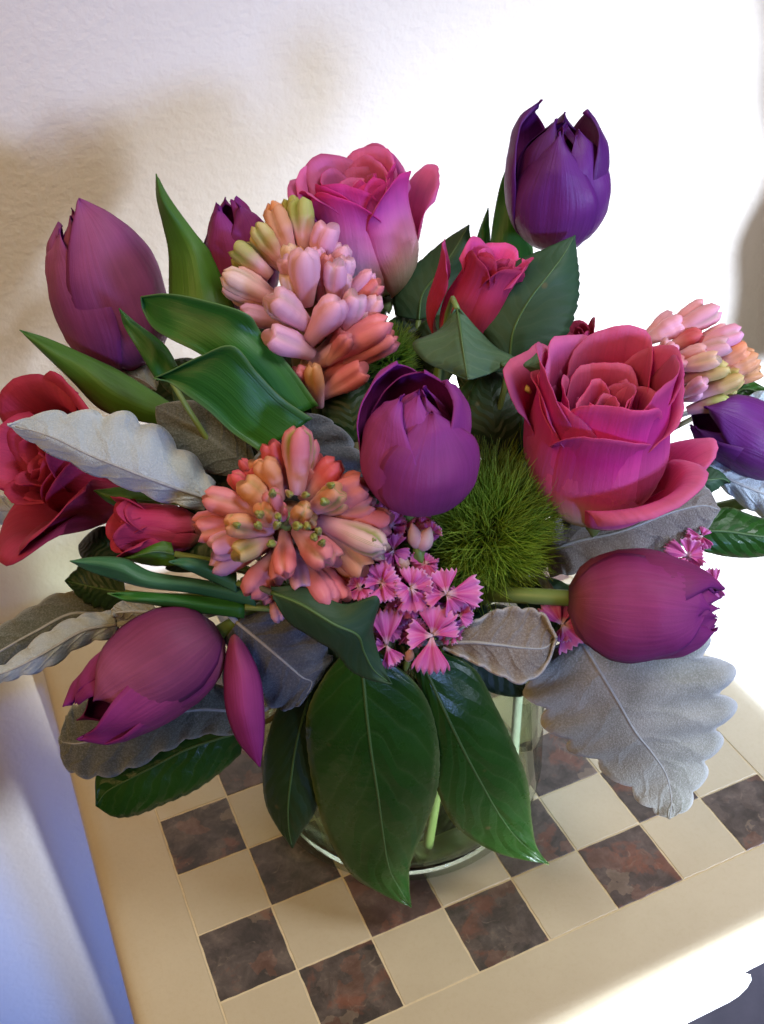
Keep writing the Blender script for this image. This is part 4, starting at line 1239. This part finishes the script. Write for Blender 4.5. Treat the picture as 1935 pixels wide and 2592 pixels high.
HC = (1150, 750, 0.4752)
hyacinth('pink and yellow hyacinth pointing out behind the large magenta rose', HC, 0.455, [
    (1395, 75, 1130, 210, 120, 'pink', 0.004, 0.0, 0.4), (1205, 140, 1020, 240, 115, 'pink', 0.002, 0.0), (1515, 195, 1250, 290, 115, 'pink', 0.008, 0.002, 0.3), (1450, 265, 1200, 330, 105, 'pink', 0.012, 0.004, 0.3), (1310, 205, 1120, 290, 100, 'red', 0.006, 0.0),
    (1545, 275, 1330, 390, 115, 'orange', 0.006, 0.0), (1605, 330, 1380, 440, 105, 'orange', 0.004, 0.0), (1395, 335, 1160, 390, 95, 'pale', 0.018, 0.008), (1445, 385, 1200, 450, 105, 'yellow', 0.014, 0.006, 0.4),
    (1515, 432, 1260, 540, 118, 'yellow', 0.008, 0.002), (1445, 548, 1240, 610, 100, 'green', 0.004, 0.0), (1330, 455, 1210, 530, 85, 'pink', 0.016, 0.008), (1175, 265, 1100, 330, 70, 'pink', 0.016, 0.008), (1215, 345, 1110, 400, 75, 'salmon', 0.018, 0.008), (1330, 290, 1150, 340, 90, 'pink', 0.014, 0.004)],
    [(1660, 990, 0.465), (1790, 900, 0.455)])
# ------------------------------------------------------------------ green balls
moss_ball('fluffy green ball flower between centre tulip and large rose', (1228, 1348, 0.420), 178, 6500, 'fluffy green dianthus balls', foot=(-0.010, -0.052), via=(0.016, -0.040))
moss_ball('small patch of fluffy green ball flower behind the tall hyacinth', (985, 905, 0.446), 75, 1500, 'fluffy green dianthus balls', seed=8)

# ------------------------------------------------------------------ silver leaves
G = 'silver felted leaves of the bouquet'
def dusty(label, rows, mat='dusty', amp=0.22, teeth=7, ripple=0.0028, **kw):
    kw.setdefault('nv', max(60, teeth * 11))
    return leaf('dusty_miller_leaf', label, rows, mat, G, nu=17, thick=0.0010, rib='rib_silver', rib_r=0.0008, kind='scallop', amp=amp, teeth=teeth, ripple=ripple, stem_mat='rib_silver', **kw)

dusty('pale silver leaf with scalloped upper edge over the deep red rose', [
    (520, 1292, 528, 1262, 548, 1225, 0.414, 0.004, 0.006), (450, 1278, 458, 1240, 505, 1172, 0.408, 0.004, 0.008), (380, 1257, 380, 1212, 436, 1110, 0.404, 0.005, 0.010),
    (300, 1224, 298, 1180, 352, 1058, 0.402, 0.006, 0.010), (225, 1194, 228, 1152, 270, 1046, 0.402, 0.006, 0.010), (140, 1152, 146, 1112, 190, 1042, 0.403, 0.006, 0.008), (70, 1113, 82, 1090, 108, 1046, 0.405, 0.004, 0.005), (20, 1075, 0.407)],
    'dusty_pale', 0.26, 6, 0.0022)
dusty('pale blue silver leaf sticking out over the table corner', [
    (300, 1612, 296, 1580, 288, 1545, 0.432, 0.004, 0.004), (215, 1630, 210, 1597, 200, 1560, 0.428, 0.005, 0.005), (125, 1688, 118, 1650, 108, 1608, 0.425, 0.005, 0.005), (45, 1714, 38, 1692, 28, 1672, 0.424, 0.004, 0.004), (-20, 1735, -25, 1715, -30, 1703, 0.424, 0.002, 0.002), (-70, 1735, 0.424)],
    'dusty_pale', 0.22, 7, 0.002)
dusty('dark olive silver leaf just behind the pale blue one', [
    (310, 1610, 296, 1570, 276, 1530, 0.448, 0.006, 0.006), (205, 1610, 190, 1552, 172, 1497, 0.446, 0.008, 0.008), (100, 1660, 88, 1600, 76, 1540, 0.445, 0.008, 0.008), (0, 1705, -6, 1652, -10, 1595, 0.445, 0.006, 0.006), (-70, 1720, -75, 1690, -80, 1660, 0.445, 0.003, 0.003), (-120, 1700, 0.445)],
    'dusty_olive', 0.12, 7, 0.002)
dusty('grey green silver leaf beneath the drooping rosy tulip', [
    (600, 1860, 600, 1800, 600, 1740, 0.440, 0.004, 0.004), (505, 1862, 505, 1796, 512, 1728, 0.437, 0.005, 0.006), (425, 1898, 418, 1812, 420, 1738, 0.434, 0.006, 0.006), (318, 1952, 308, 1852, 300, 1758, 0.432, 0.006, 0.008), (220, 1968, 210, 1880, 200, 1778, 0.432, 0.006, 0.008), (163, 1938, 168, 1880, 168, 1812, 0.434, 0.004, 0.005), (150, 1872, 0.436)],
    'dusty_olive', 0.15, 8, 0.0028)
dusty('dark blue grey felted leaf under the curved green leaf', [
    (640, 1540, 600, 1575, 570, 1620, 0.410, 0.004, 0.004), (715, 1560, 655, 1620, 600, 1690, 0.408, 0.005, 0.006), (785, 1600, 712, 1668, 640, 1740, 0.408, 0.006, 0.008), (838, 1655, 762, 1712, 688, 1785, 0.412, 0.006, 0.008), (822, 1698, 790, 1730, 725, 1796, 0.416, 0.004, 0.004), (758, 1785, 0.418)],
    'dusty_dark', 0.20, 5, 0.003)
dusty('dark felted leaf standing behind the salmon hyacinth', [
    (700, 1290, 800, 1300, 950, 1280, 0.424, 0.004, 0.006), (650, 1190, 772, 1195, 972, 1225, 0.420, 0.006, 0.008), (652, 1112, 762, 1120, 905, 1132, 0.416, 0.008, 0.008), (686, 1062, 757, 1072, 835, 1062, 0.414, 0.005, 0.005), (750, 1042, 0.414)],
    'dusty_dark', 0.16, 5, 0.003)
dusty('tan felted leaf with curled white rim below the green ball', [
    (1122, 1640, 1124, 1627, 1130, 1610, 0.402, 0.000, 0.000), (1190, 1670, 1196, 1626, 1202, 1572, 0.399, -0.002, 0.003), (1250, 1700, 1260, 1632, 1270, 1540, 0.398, -0.002, 0.006), (1322, 1727, 1326, 1640, 1330, 1540, 0.398, -0.001, 0.007), (1380, 1690, 1378, 1640, 1376, 1555, 0.400, 0.002, 0.005), (1408, 1615, 0.402)],
    'dusty_brown', 0.10, 6, 0.0014, curl=0.003)
dusty('large silver grey leaf hanging over the table under the sideways plum tulip', [
    (1370, 1650, 1460, 1605, 1600, 1570, 0.418, 0.004, 0.004), (1332, 1722, 1512, 1690, 1768, 1605, 0.417, 0.006, 0.010), (1366, 1802, 1562, 1772, 1842, 1700, 0.420, 0.007, 0.012), (1428, 1880, 1608, 1852, 1848, 1798, 0.426, 0.008, 0.012), (1508, 1930, 1648, 1902, 1815, 1890, 0.433, 0.008, 0.010), (1598, 2004, 1686, 1960, 1780, 1972, 0.440, 0.006, 0.008), (1652, 2052, 1700, 2026, 1740, 2046, 0.445, 0.004, 0.004), (1695, 2072, 0.448)],
    'dusty', 0.27, 7, 0.0032, foot=(0.050, -0.028, 0.016), via=(0.0555, -0.026), stem_r=0.0021)
dusty('brownish felted leaf below the large magenta rose', [
    (1368, 1330, 1380, 1400, 1392, 1460, 0.430, 0.004, 0.004), (1440, 1292, 1452, 1372, 1464, 1450, 0.432, 0.006, 0.006), (1562, 1278, 1572, 1345, 1584, 1440, 0.434, 0.006, 0.008), (1680, 1222, 1692, 1300, 1702, 1394, 0.436, 0.006, 0.008), (1775, 1220, 1774, 1280, 1778, 1350, 0.438, 0.004, 0.004), (1822, 1290, 0.440)],
    'dusty_brown', 0.14, 7, 0.0022)
dusty('sky lit bluish silver leaf at the edge below the violet tulip', [
    (1788, 1148, 1785, 1175, 1800, 1202, 0.462, 0.003, 0.003), (1850, 1160, 1850, 1215, 1860, 1262, 0.462, 0.006, 0.006), (1930, 1185, 1932, 1250, 1942, 1314, 0.462, 0.007, 0.007), (2010, 1230, 2010, 1280, 2010, 1335, 0.464, 0.005, 0.005), (2062, 1300, 0.466)],
    'dusty_pale', 0.12, 6, 0.002)
dusty('pale silver leaf tip above the violet tulip at the edge', [
    (1850, 1020, 1852, 1028, 1860, 1040, 0.492, 0.002, 0.002), (1930, 990, 1935, 1030, 1945, 1062, 0.492, 0.004, 0.004), (1990, 1000, 1995, 1030, 2000, 1060, 0.494, 0.003, 0.003), (2030, 1030, 0.495)],
    'dusty_pale', 0.08, 5, 0.001)
dusty('pale leaf seen through the gap below the dusky mauve tulip', [
    (450, 1050, 440, 1025, 430, 990, 0.468, 0.003, 0.003), (395, 1010, 375, 970, 370, 920, 0.470, 0.004, 0.004), (330, 985, 320, 945, 315, 905, 0.472, 0.004, 0.004), (275, 930, 0.474)],
    'dusty_pale', 0.10, 5, 0.0012)
dusty('pale leaf tip poking out below the deep red rose', [
    (140, 1330, 138, 1300, 136, 1272, 0.476, 0.002, 0.002), (60, 1322, 55, 1296, 52, 1268, 0.476, 0.003, 0.003), (0, 1325, -5, 1292, -8, 1258, 0.476, 0.003, 0.003), (-60, 1290, 0.476)],
    'dusty_pale', 0.08, 5, 0.001)
dusty('small pale felted leaf peeping out above the drooping rosy tulip', [
    (420, 1580, 400, 1550, 380, 1515, 0.424, 0.002, 0.002), (350, 1570, 335, 1548, 325, 1518, 0.424, 0.003, 0.003), (298, 1565, 292, 1552, 290, 1535, 0.424, 0.002, 0.002), (285, 1560, 0.424)],
    'dusty', 0.08, 4, 0.001)
dusty('silver leaf tip between plum tulip and white patch', [
    (1700, 1640, 1700, 1615, 1705, 1580, 0.432, 0.002, 0.002), (1755, 1630, 1758, 1600, 1760, 1572, 0.432, 0.003, 0.003), (1795, 1612, 1797, 1596, 1795, 1578, 0.433, 0.002, 0.002), (1806, 1596, 0.434)],
    'dusty', 0.10, 4, 0.001)

# ------------------------------------------------------------------ broad green leaves
G = 'glossy dark green leaves of the bouquet'
def lemon(label, rows, mat='lemon', amp=0.012, teeth=22, **kw):
    kw.setdefault('nv', 90)
    kw.setdefault('wob', 0.0005)
    return leaf('lemon_leaf', label, rows, mat, G, nu=17, thick=0.0006, rib='rib_green', rib_r=0.0008, kind='saw', amp=amp, teeth=teeth, stem_mat='woody', **kw)

lemon('glossy dark green leaf hanging down the front of the vase, largest', [
    (880, 1640, 905, 1640, 960, 1650, 0.404, 0.002, 0.002), (822, 1705, 919, 1708, 1050, 1720, 0.406, 0.007, 0.007), (775, 1800, 928, 1800, 1096, 1797, 0.412, 0.010, 0.010), (776, 1909, 940, 1900, 1116, 1909, 0.422, 0.012, 0.010), (800, 2037, 957, 2010, 1108, 2008, 0.436, 0.012, 0.010), (832, 2125, 970, 2110, 1076, 2096, 0.450, 0.010, 0.008), (890, 2217, 984, 2192, 1041, 2182, 0.463, 0.008, 0.006), (968, 2264, 1006, 2240, 1036, 2236, 0.473, 0.004, 0.003), (1041, 2296, 0.480)], teeth=30)
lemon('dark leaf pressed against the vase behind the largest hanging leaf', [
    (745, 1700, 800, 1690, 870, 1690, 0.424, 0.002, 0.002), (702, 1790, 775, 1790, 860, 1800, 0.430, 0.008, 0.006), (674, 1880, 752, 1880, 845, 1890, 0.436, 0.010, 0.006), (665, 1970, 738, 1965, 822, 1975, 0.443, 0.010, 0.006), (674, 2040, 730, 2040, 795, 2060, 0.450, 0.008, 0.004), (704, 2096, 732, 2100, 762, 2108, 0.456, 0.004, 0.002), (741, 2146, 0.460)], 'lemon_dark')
lemon('pointed dark green leaf hanging beside the largest one, pale midrib', [
    (1030, 1650, 1055, 1650, 1110, 1645, 0.412, 0.002, 0.002), (1058, 1730, 1085, 1710, 1200, 1688, 0.415, 0.005, 0.007), (1075, 1850, 1136, 1820, 1256, 1785, 0.422, 0.008, 0.010), (1100, 1985, 1180, 1910, 1304, 1885, 0.433, 0.010, 0.010), (1142, 2080, 1224, 1992, 1338, 1980, 0.446, 0.010, 0.008), (1200, 2130, 1270, 2070, 1348, 2080, 0.460, 0.008, 0.006), (1275, 2165, 1318, 2130, 1360, 2145, 0.470, 0.004, 0.003), (1390, 2188, 0.478)], teeth=30)
lemon('matt green leaf curving below the salmon hyacinth, two pointed corners', [
    (686, 1486, 688, 1500, 692, 1514, 0.384, 0.0, 0.0), (765, 1484, 762, 1530, 728, 1572, 0.381, 0.002, 0.006), (868, 1528, 845, 1580, 800, 1620, 0.380, 0.000, 0.007), (957, 1512, 905, 1608, 850, 1652, 0.382, -0.004, 0.007), (944, 1592, 922, 1650, 884, 1694, 0.387, 0.002, 0.005), (964, 1670, 948, 1698, 928, 1718, 0.391, 0.001, 0.003), (993, 1732, 0.394)], 'rose_leaf', teeth=6, amp=0.02)
lemon('green leaf under the grey green silver leaf, notched edge', [
    (625, 1790, 618, 1850, 612, 1908, 0.452, 0.003, 0.003), (540, 1795, 545, 1872, 554, 1960, 0.450, 0.006, 0.006), (450, 1822, 466, 1900, 490, 2004, 0.448, 0.006, 0.008), (362, 1870, 386, 1942, 417, 2036, 0.448, 0.006, 0.008), (292, 1910, 320, 1976, 347, 2064, 0.449, 0.005, 0.006), (246, 1955, 268, 2006, 290, 2068, 0.451, 0.003, 0.003), (244, 2040, 0.452)], teeth=14, amp=0.03)
lemon('dark leaf at the picture edge below the bluish silver leaf', [
    (1762, 1310, 1760, 1345, 1765, 1392, 0.452, 0.002, 0.002), (1835, 1283, 1836, 1345, 1842, 1409, 0.452, 0.006, 0.006), (1900, 1303, 1905, 1355, 1912, 1411, 0.453, 0.006, 0.006), (1980, 1330, 1985, 1365, 1990, 1397, 0.455, 0.003, 0.003), (2040, 1380, 0.456)], teeth=14)
lemon('small dark leaf below the pink and yellow hyacinth at the edge', [
    (1835, 1006, 1838, 1012, 1842, 1018, 0.50, 0.001, 0.001), (1880, 960, 1886, 985, 1894, 1004, 0.50, 0.003, 0.003), (1940, 984, 1942, 1000, 1948, 1014, 0.50, 0.002, 0.002), (1982, 1012, 0.50)], teeth=8)

G = 'rose leaves of the bouquet'
def rleaf(label, rows, mat='rose_leaf', amp=0.05, teeth=12, **kw):
    kw.setdefault('nv', 96)
    return leaf('rose_leaf', label, rows, mat, G, nu=15, thick=0.0005, rib='rib_green', rib_r=0.0006, kind='saw', amp=amp, teeth=teeth, **kw)
rleaf('big serrated dark green rose leaf below the tall violet tulip', [
    (1250, 885, 1290, 908, 1350, 905, 0.424, 0.003, 0.003), (1202, 808, 1302, 832, 1428, 858, 0.422, 0.006, 0.008), (1222, 738, 1340, 760, 1462, 778, 0.422, 0.007, 0.009), (1288, 672, 1388, 698, 1468, 702, 0.424, 0.006, 0.007), (1382, 628, 1425, 648, 1462, 650, 0.427, 0.003, 0.004), (1456, 596, 0.430)], teeth=13, amp=0.045)
rleaf('dark rose leaf between the tall pink rose and crimson one', [
    (1000, 800, 1060, 810, 1135, 800, 0.466, 0.003, 0.003), (995, 720, 1070, 745, 1145, 745, 0.464, 0.005, 0.005), (1055, 668, 1110, 692, 1168, 692, 0.463, 0.005, 0.005), (1120, 612, 1152, 630, 1192, 642, 0.462, 0.003, 0.003), (1188, 569, 0.461)], teeth=9, amp=0.03)
f = rleaf('folded grey green leaf above the centre tulip', [
    (1150, 784, 1158, 782, 1167, 784, 0.404, 0.0, 0.0), (1108, 836, 1164, 820, 1207, 830, 0.400, 0.010, 0.006), (1042, 868, 1170, 865, 1258, 880, 0.396, 0.014, 0.008), (1072, 914, 1177, 912, 1304, 910, 0.394, 0.012, 0.008), (1128, 940, 1182, 945, 1248, 944, 0.393, 0.007, 0.005), (1176, 958, 1185, 961, 1196, 960, 0.393, 0.001, 0.001)], 'rose_leaf_grey', teeth=8, amp=0.01, power=1.05, stem=True)
leaf('rose_leaf', '', [(1262, 905, 1270, 925, 1282, 947, 0.400, 0.003, 0.003), (1320, 902, 1325, 928, 1330, 957, 0.399, 0.006, 0.006), (1368, 893, 1374, 915, 1378, 940, 0.400, 0.005, 0.005), (1389, 915, 0.402)], 'rose_leaf_grey', parent=f, part='rolled_tip', nv=20)
rleaf('small bright rose leaf below the pale silver leaf', [
    (412, 1284, 406, 1268, 400, 1252, 0.432, 0.002, 0.002), (340, 1294, 346, 1266, 352, 1238, 0.430, 0.004, 0.004), (284, 1277, 290, 1256, 296, 1234, 0.430, 0.003, 0.003), (238, 1242, 0.430)], 'tulip_leaf_olive', teeth=6, amp=0.03, nv=40)
rleaf('rounded green leaf below the small red rose', [
    (448, 1432, 442, 1402, 432, 1368, 0.412, 0.003, 0.003), (390, 1432, 396, 1396, 402, 1364, 0.410, 0.004, 0.004), (340, 1422, 346, 1406, 352, 1393, 0.410, 0.002, 0.002), (308, 1412, 0.410)], 'tulip_leaf_olive', teeth=5, amp=0.02, nv=36)
rleaf('small green leaf at the lower edge of the large magenta rose', [
    (1730, 1190, 1735, 1215, 1740, 1240, 0.452, 0.002, 0.002), (1785, 1180, 1790, 1215, 1795, 1248, 0.452, 0.003, 0.003), (1825, 1195, 1828, 1212, 1830, 1228, 0.453, 0.002, 0.002), (1850, 1222, 0.454)], teeth=6, amp=0.10, nv=60)
rleaf('dark notched leaf behind the glaucous blades, beside the wall', [
    (330, 1540, 318, 1500, 310, 1440, 0.440, 0.003, 0.003), (260, 1540, 256, 1490, 250, 1425, 0.442, 0.005, 0.005), (210, 1520, 210, 1480, 205, 1432, 0.444, 0.004, 0.004), (165, 1470, 0.446)], 'lemon_dark', teeth=6, amp=0.16, nv=70)

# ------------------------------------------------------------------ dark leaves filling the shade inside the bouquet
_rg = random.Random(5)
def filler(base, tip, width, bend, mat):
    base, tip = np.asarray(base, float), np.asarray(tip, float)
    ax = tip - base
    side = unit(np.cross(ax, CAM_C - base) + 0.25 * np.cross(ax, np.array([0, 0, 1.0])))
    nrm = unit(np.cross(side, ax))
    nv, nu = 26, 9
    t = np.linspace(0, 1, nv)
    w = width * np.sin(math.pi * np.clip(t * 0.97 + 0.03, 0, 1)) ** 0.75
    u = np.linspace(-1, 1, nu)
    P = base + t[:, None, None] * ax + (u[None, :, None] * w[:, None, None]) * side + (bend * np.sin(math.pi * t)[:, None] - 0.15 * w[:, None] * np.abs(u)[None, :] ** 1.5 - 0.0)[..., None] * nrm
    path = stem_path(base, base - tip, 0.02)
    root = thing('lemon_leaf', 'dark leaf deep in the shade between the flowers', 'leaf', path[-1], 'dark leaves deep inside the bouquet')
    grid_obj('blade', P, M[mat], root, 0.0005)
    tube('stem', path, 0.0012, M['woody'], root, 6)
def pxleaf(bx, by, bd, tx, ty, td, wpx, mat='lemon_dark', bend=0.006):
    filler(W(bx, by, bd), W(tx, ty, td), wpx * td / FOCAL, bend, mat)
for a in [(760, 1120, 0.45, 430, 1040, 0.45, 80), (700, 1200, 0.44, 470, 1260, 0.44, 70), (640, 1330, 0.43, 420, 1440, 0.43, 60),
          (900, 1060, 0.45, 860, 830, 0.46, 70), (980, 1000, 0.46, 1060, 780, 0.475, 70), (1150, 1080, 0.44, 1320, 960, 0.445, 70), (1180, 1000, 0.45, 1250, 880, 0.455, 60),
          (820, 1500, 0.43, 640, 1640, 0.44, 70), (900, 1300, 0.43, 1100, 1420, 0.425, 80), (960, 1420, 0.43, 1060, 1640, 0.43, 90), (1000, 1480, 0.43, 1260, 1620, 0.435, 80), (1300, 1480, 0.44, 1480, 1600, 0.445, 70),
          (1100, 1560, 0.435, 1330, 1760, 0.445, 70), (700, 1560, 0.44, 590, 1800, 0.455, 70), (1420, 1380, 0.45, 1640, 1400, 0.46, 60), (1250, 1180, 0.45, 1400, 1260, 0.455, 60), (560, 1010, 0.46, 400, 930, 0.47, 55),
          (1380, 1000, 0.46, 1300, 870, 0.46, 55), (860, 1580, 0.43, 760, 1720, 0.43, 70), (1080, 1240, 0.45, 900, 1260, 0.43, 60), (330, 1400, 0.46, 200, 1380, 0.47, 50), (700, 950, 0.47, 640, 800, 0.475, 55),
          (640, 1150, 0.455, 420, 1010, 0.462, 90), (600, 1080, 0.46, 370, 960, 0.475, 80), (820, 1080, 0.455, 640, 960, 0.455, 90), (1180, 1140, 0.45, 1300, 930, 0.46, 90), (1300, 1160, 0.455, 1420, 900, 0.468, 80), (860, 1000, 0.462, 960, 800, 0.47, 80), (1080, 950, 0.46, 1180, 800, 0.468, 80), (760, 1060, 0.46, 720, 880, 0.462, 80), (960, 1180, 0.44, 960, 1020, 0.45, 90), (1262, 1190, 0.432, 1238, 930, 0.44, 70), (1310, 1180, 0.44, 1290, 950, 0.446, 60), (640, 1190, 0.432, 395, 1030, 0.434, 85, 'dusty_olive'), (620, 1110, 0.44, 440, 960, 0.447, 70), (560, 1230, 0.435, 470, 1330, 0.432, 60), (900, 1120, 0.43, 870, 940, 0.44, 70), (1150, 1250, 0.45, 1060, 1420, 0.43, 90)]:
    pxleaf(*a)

# ------------------------------------------------------------------ sweet william
def sweet_william(label, base_px, florets, buds=(), group=None):
    """florets: (centre x,y,d, [(tip x,y, width_px, forward)])"""
    b = W(*base_px)
    path = stem_path(b, np.array([0, 0, -1.0]), 0.02)
    root = thing('sweet_william', label, 'flower', path[-1], group)
    tube('stem', path, 0.0016, M['stem'], root, 8)
    k = 0
    for (cx_, cy_, d, petals) in florets:
        c = W(cx_, cy_, d)
        toward = unit(CAM_C - c)
        down = unit(unit(b - c) * 0.7 - toward * 0.5)
        pth = np.array([c - toward * 0.001 + down * 0.014 * f for f in np.linspace(0, 1, 5)])
        cal = tube('calyx', pth, [0.0014, 0.0019, 0.0021, 0.0018, 0.0009], M['calyx'], root, 8)
        tube('pedicel', np.array([pth[-1], (pth[-1] + b) / 2 - toward * 0.004, b]), 0.0007, M['stem'], cal, 6)
        for (tx, ty, w, fwd) in petals:
            k += 1
            P = dianthus_petal_grid(c, W(tx, ty, d - fwd), w * 0.62 * d / FOCAL, toward, cup=random.uniform(0.0, 0.0022), teeth=5 + k % 2, seed=k)
            grid_obj('petal', P, M['dianthus'], cal, 0.00035)
    for (tx, ty, bx, by, d, w) in buds:
        T, B = W(tx, ty, d - 0.004), W(bx, by, d)
        f = np.linspace(0, 1, 8)
        pth = B + (T - B) * f[:, None]
        r = w * 0.5 * d / FOCAL * np.array([0.45, 0.8, 1.0, 1.0, 0.9, 0.7, 0.42, 0.08])
        bd = tube('bud', pth, r, M['bud_white'], root, 9)
        tube('calyx', B + (B - T) * np.linspace(-0.05, 0.9, 5)[:, None], w * 0.5 * d / FOCAL * np.array([0.62, 0.7, 0.62, 0.5, 0.3]), M['stem'], bd, 8)
def DP(x, y):
    return 850 + x * 0.4068, 850 + y * 0.4068
def fl(cx_, cy_, d, *pet):
    c = DP(cx_, cy_)
    return (c[0], c[1], d, [(*DP(x, y), w * 0.4068, f) for (x, y, w, f) in pet])
D0 = 0.392
_rw = random.Random(21)
def extra_florets():
    out = []
    for (x, y) in [(210, 1200), (290, 1120), (440, 1200), (160, 1380), (250, 1500), (430, 1480), (560, 1420), (620, 1520), (520, 1660), (640, 1700), (380, 1720), (720, 1830), (330, 1820), (470, 1850), (790, 1640)]:
        a0 = _rw.uniform(0, 6.28)
        pets = []
        for k in range(5):
            a = a0 + k * 1.2566
            r = _rw.uniform(70, 105)
            pets.append((x + r * math.cos(a), y + r * 0.85 * math.sin(a), _rw.uniform(75, 105), _rw.uniform(-0.002, 0.004)))
        out.append(fl(x, y, D0 + _rw.uniform(0.006, 0.013), *pets))
    return out
sweet_william('cluster of pink fringed flowers between salmon hyacinth and green ball', (1040, 1590, 0.432), [
    fl(318, 1930, 0.396, (312, 1715, 165, 0.003), (385, 2030, 90, 0.002), (345, 2070, 80, 0.0), (246, 1925, 70, 0.0)),
    fl(600, 1865, 0.394, (640, 1695, 200, 0.002), (455, 1855, 150, 0.003), (590, 2095, 190, 0.003), (752, 1800, 110, 0.001)),
    fl(690, 1605, D0, (662, 1465, 145, 0.002), (900, 1585, 160, 0.003), (560, 1625, 110, 0.002), (760, 1720, 120, 0.0)),
    fl(470, 1570, D0, (480, 1450, 130, 0.002), (585, 1525, 120, 0.003), (390, 1600, 120, 0.004), (480, 1720, 150, 0.001), (560, 1690, 110, 0.0)),
    fl(290, 1540, D0, (270, 1420, 120, 0.003), (370, 1500, 130, 0.004), (200, 1500, 110, 0.002), (280, 1650, 130, 0.003), (360, 1620, 90, 0.004)),
    fl(360, 1340, D0 + 0.004, (260, 1310, 120, 0.003), (370, 1240, 110, 0.002), (430, 1380, 100, 0.003), (300, 1420, 110, 0.002)),
    fl(350, 1180, D0 + 0.006, (320, 1100, 120, 0.002), (410, 1110, 90, 0.0), (410, 1230, 90, 0.003), (290, 1230, 90, 0.003)),
    fl(520, 1110, D0 + 0.01, (440, 1060, 80, 0.0), (520, 1030, 90, 0.0), (580, 1080, 80, 0.0), (560, 1180, 80, 0.0)),
    fl(150, 1560, D0, (90, 1530, 110, 0.002), (130, 1640, 110, 0.002), (190, 1620, 90, 0.003), (170, 1480, 100, 0.002)),
    fl(590, 1230, D0 + 0.008, (640, 1190, 90, 0.002), (560, 1160, 80, 0.0), (620, 1270, 60, 0.0)),
    fl(770, 1740, D0 + 0.004, (820, 1690, 90, 0.002), (840, 1770, 80, 0.002), (700, 1740, 80, 0.0)),
    fl(440, 1680, D0 + 0.004, (400, 1640, 90, 0.002), (420, 1740, 90, 0.002), (520, 1730, 80, 0.0)),
    fl(240, 1400, D0 + 0.004, (200, 1340, 100, 0.003), (300, 1370, 90, 0.002), (180, 1440, 90, 0.002))] + extra_florets(),
    [(*DP(590, 1190), *DP(525, 1330), 0.398, 48), (*DP(475, 1165), *DP(510, 1320), 0.397, 40), (*DP(470, 1950), *DP(450, 2020), 0.400, 26), (*DP(400, 1380), *DP(430, 1440), 0.398, 36)])
sweet_william('single bright pink fringed flower beside the plum tulip', (1400, 1640, 0.432), [
    fl(1410, 1800, 0.408, (1310, 1670, 135, 0.002), (1445, 1640, 120, 0.0), (1500, 1925, 190, 0.003), (1400, 1900, 100, 0.002), (1560, 1780, 130, 0.0))])
def RP(x, y):
    return 1250 + x * 0.4146, 1250 + y * 0.4146
def fr(cx_, cy_, d, *pet):
    c = RP(cx_, cy_)
    return (c[0], c[1], d, [(*RP(x, y), w * 0.4146, f) for (x, y, w, f) in pet])
sweet_william('pink flower cluster peeping out behind the plum tulip', (1700, 1480, 0.448), [
    fr(1190, 380, 0.436, (1060, 330, 100, 0.002), (1210, 290, 110, 0.003), (1270, 370, 100, 0.003), (1240, 460, 110, 0.002), (1130, 450, 100, 0.0)),
    fr(1270, 260, 0.437, (1230, 290, 90, 0.002), (1300, 210, 60, 0.0), (1290, 330, 80, 0.002), (1180, 260, 80, 0.0)),
    fr(1350, 560, 0.437, (1330, 470, 80, 0.002), (1385, 540, 80, 0.0), (1355, 630, 90, 0.002), (1290, 520, 70, 0.0)),
    fr(700, 940, 0.432, (660, 950, 60, 0.0), (690, 975, 40, 0.0), (850, 965, 50, 0.0), (910, 965, 60, 0.0))])
# stray stamen on the large rose
st = thing('stamen', 'tiny yellow stamen crumb on the large rose', 'stamen', W(1337, 985, 0.402))
tube('crumb', [W(1331, 975, 0.402), W(1335, 984, 0.400), W(1342, 994, 0.402)], [0.0007, 0.0012, 0.0008], M['stamen'], st, 7)
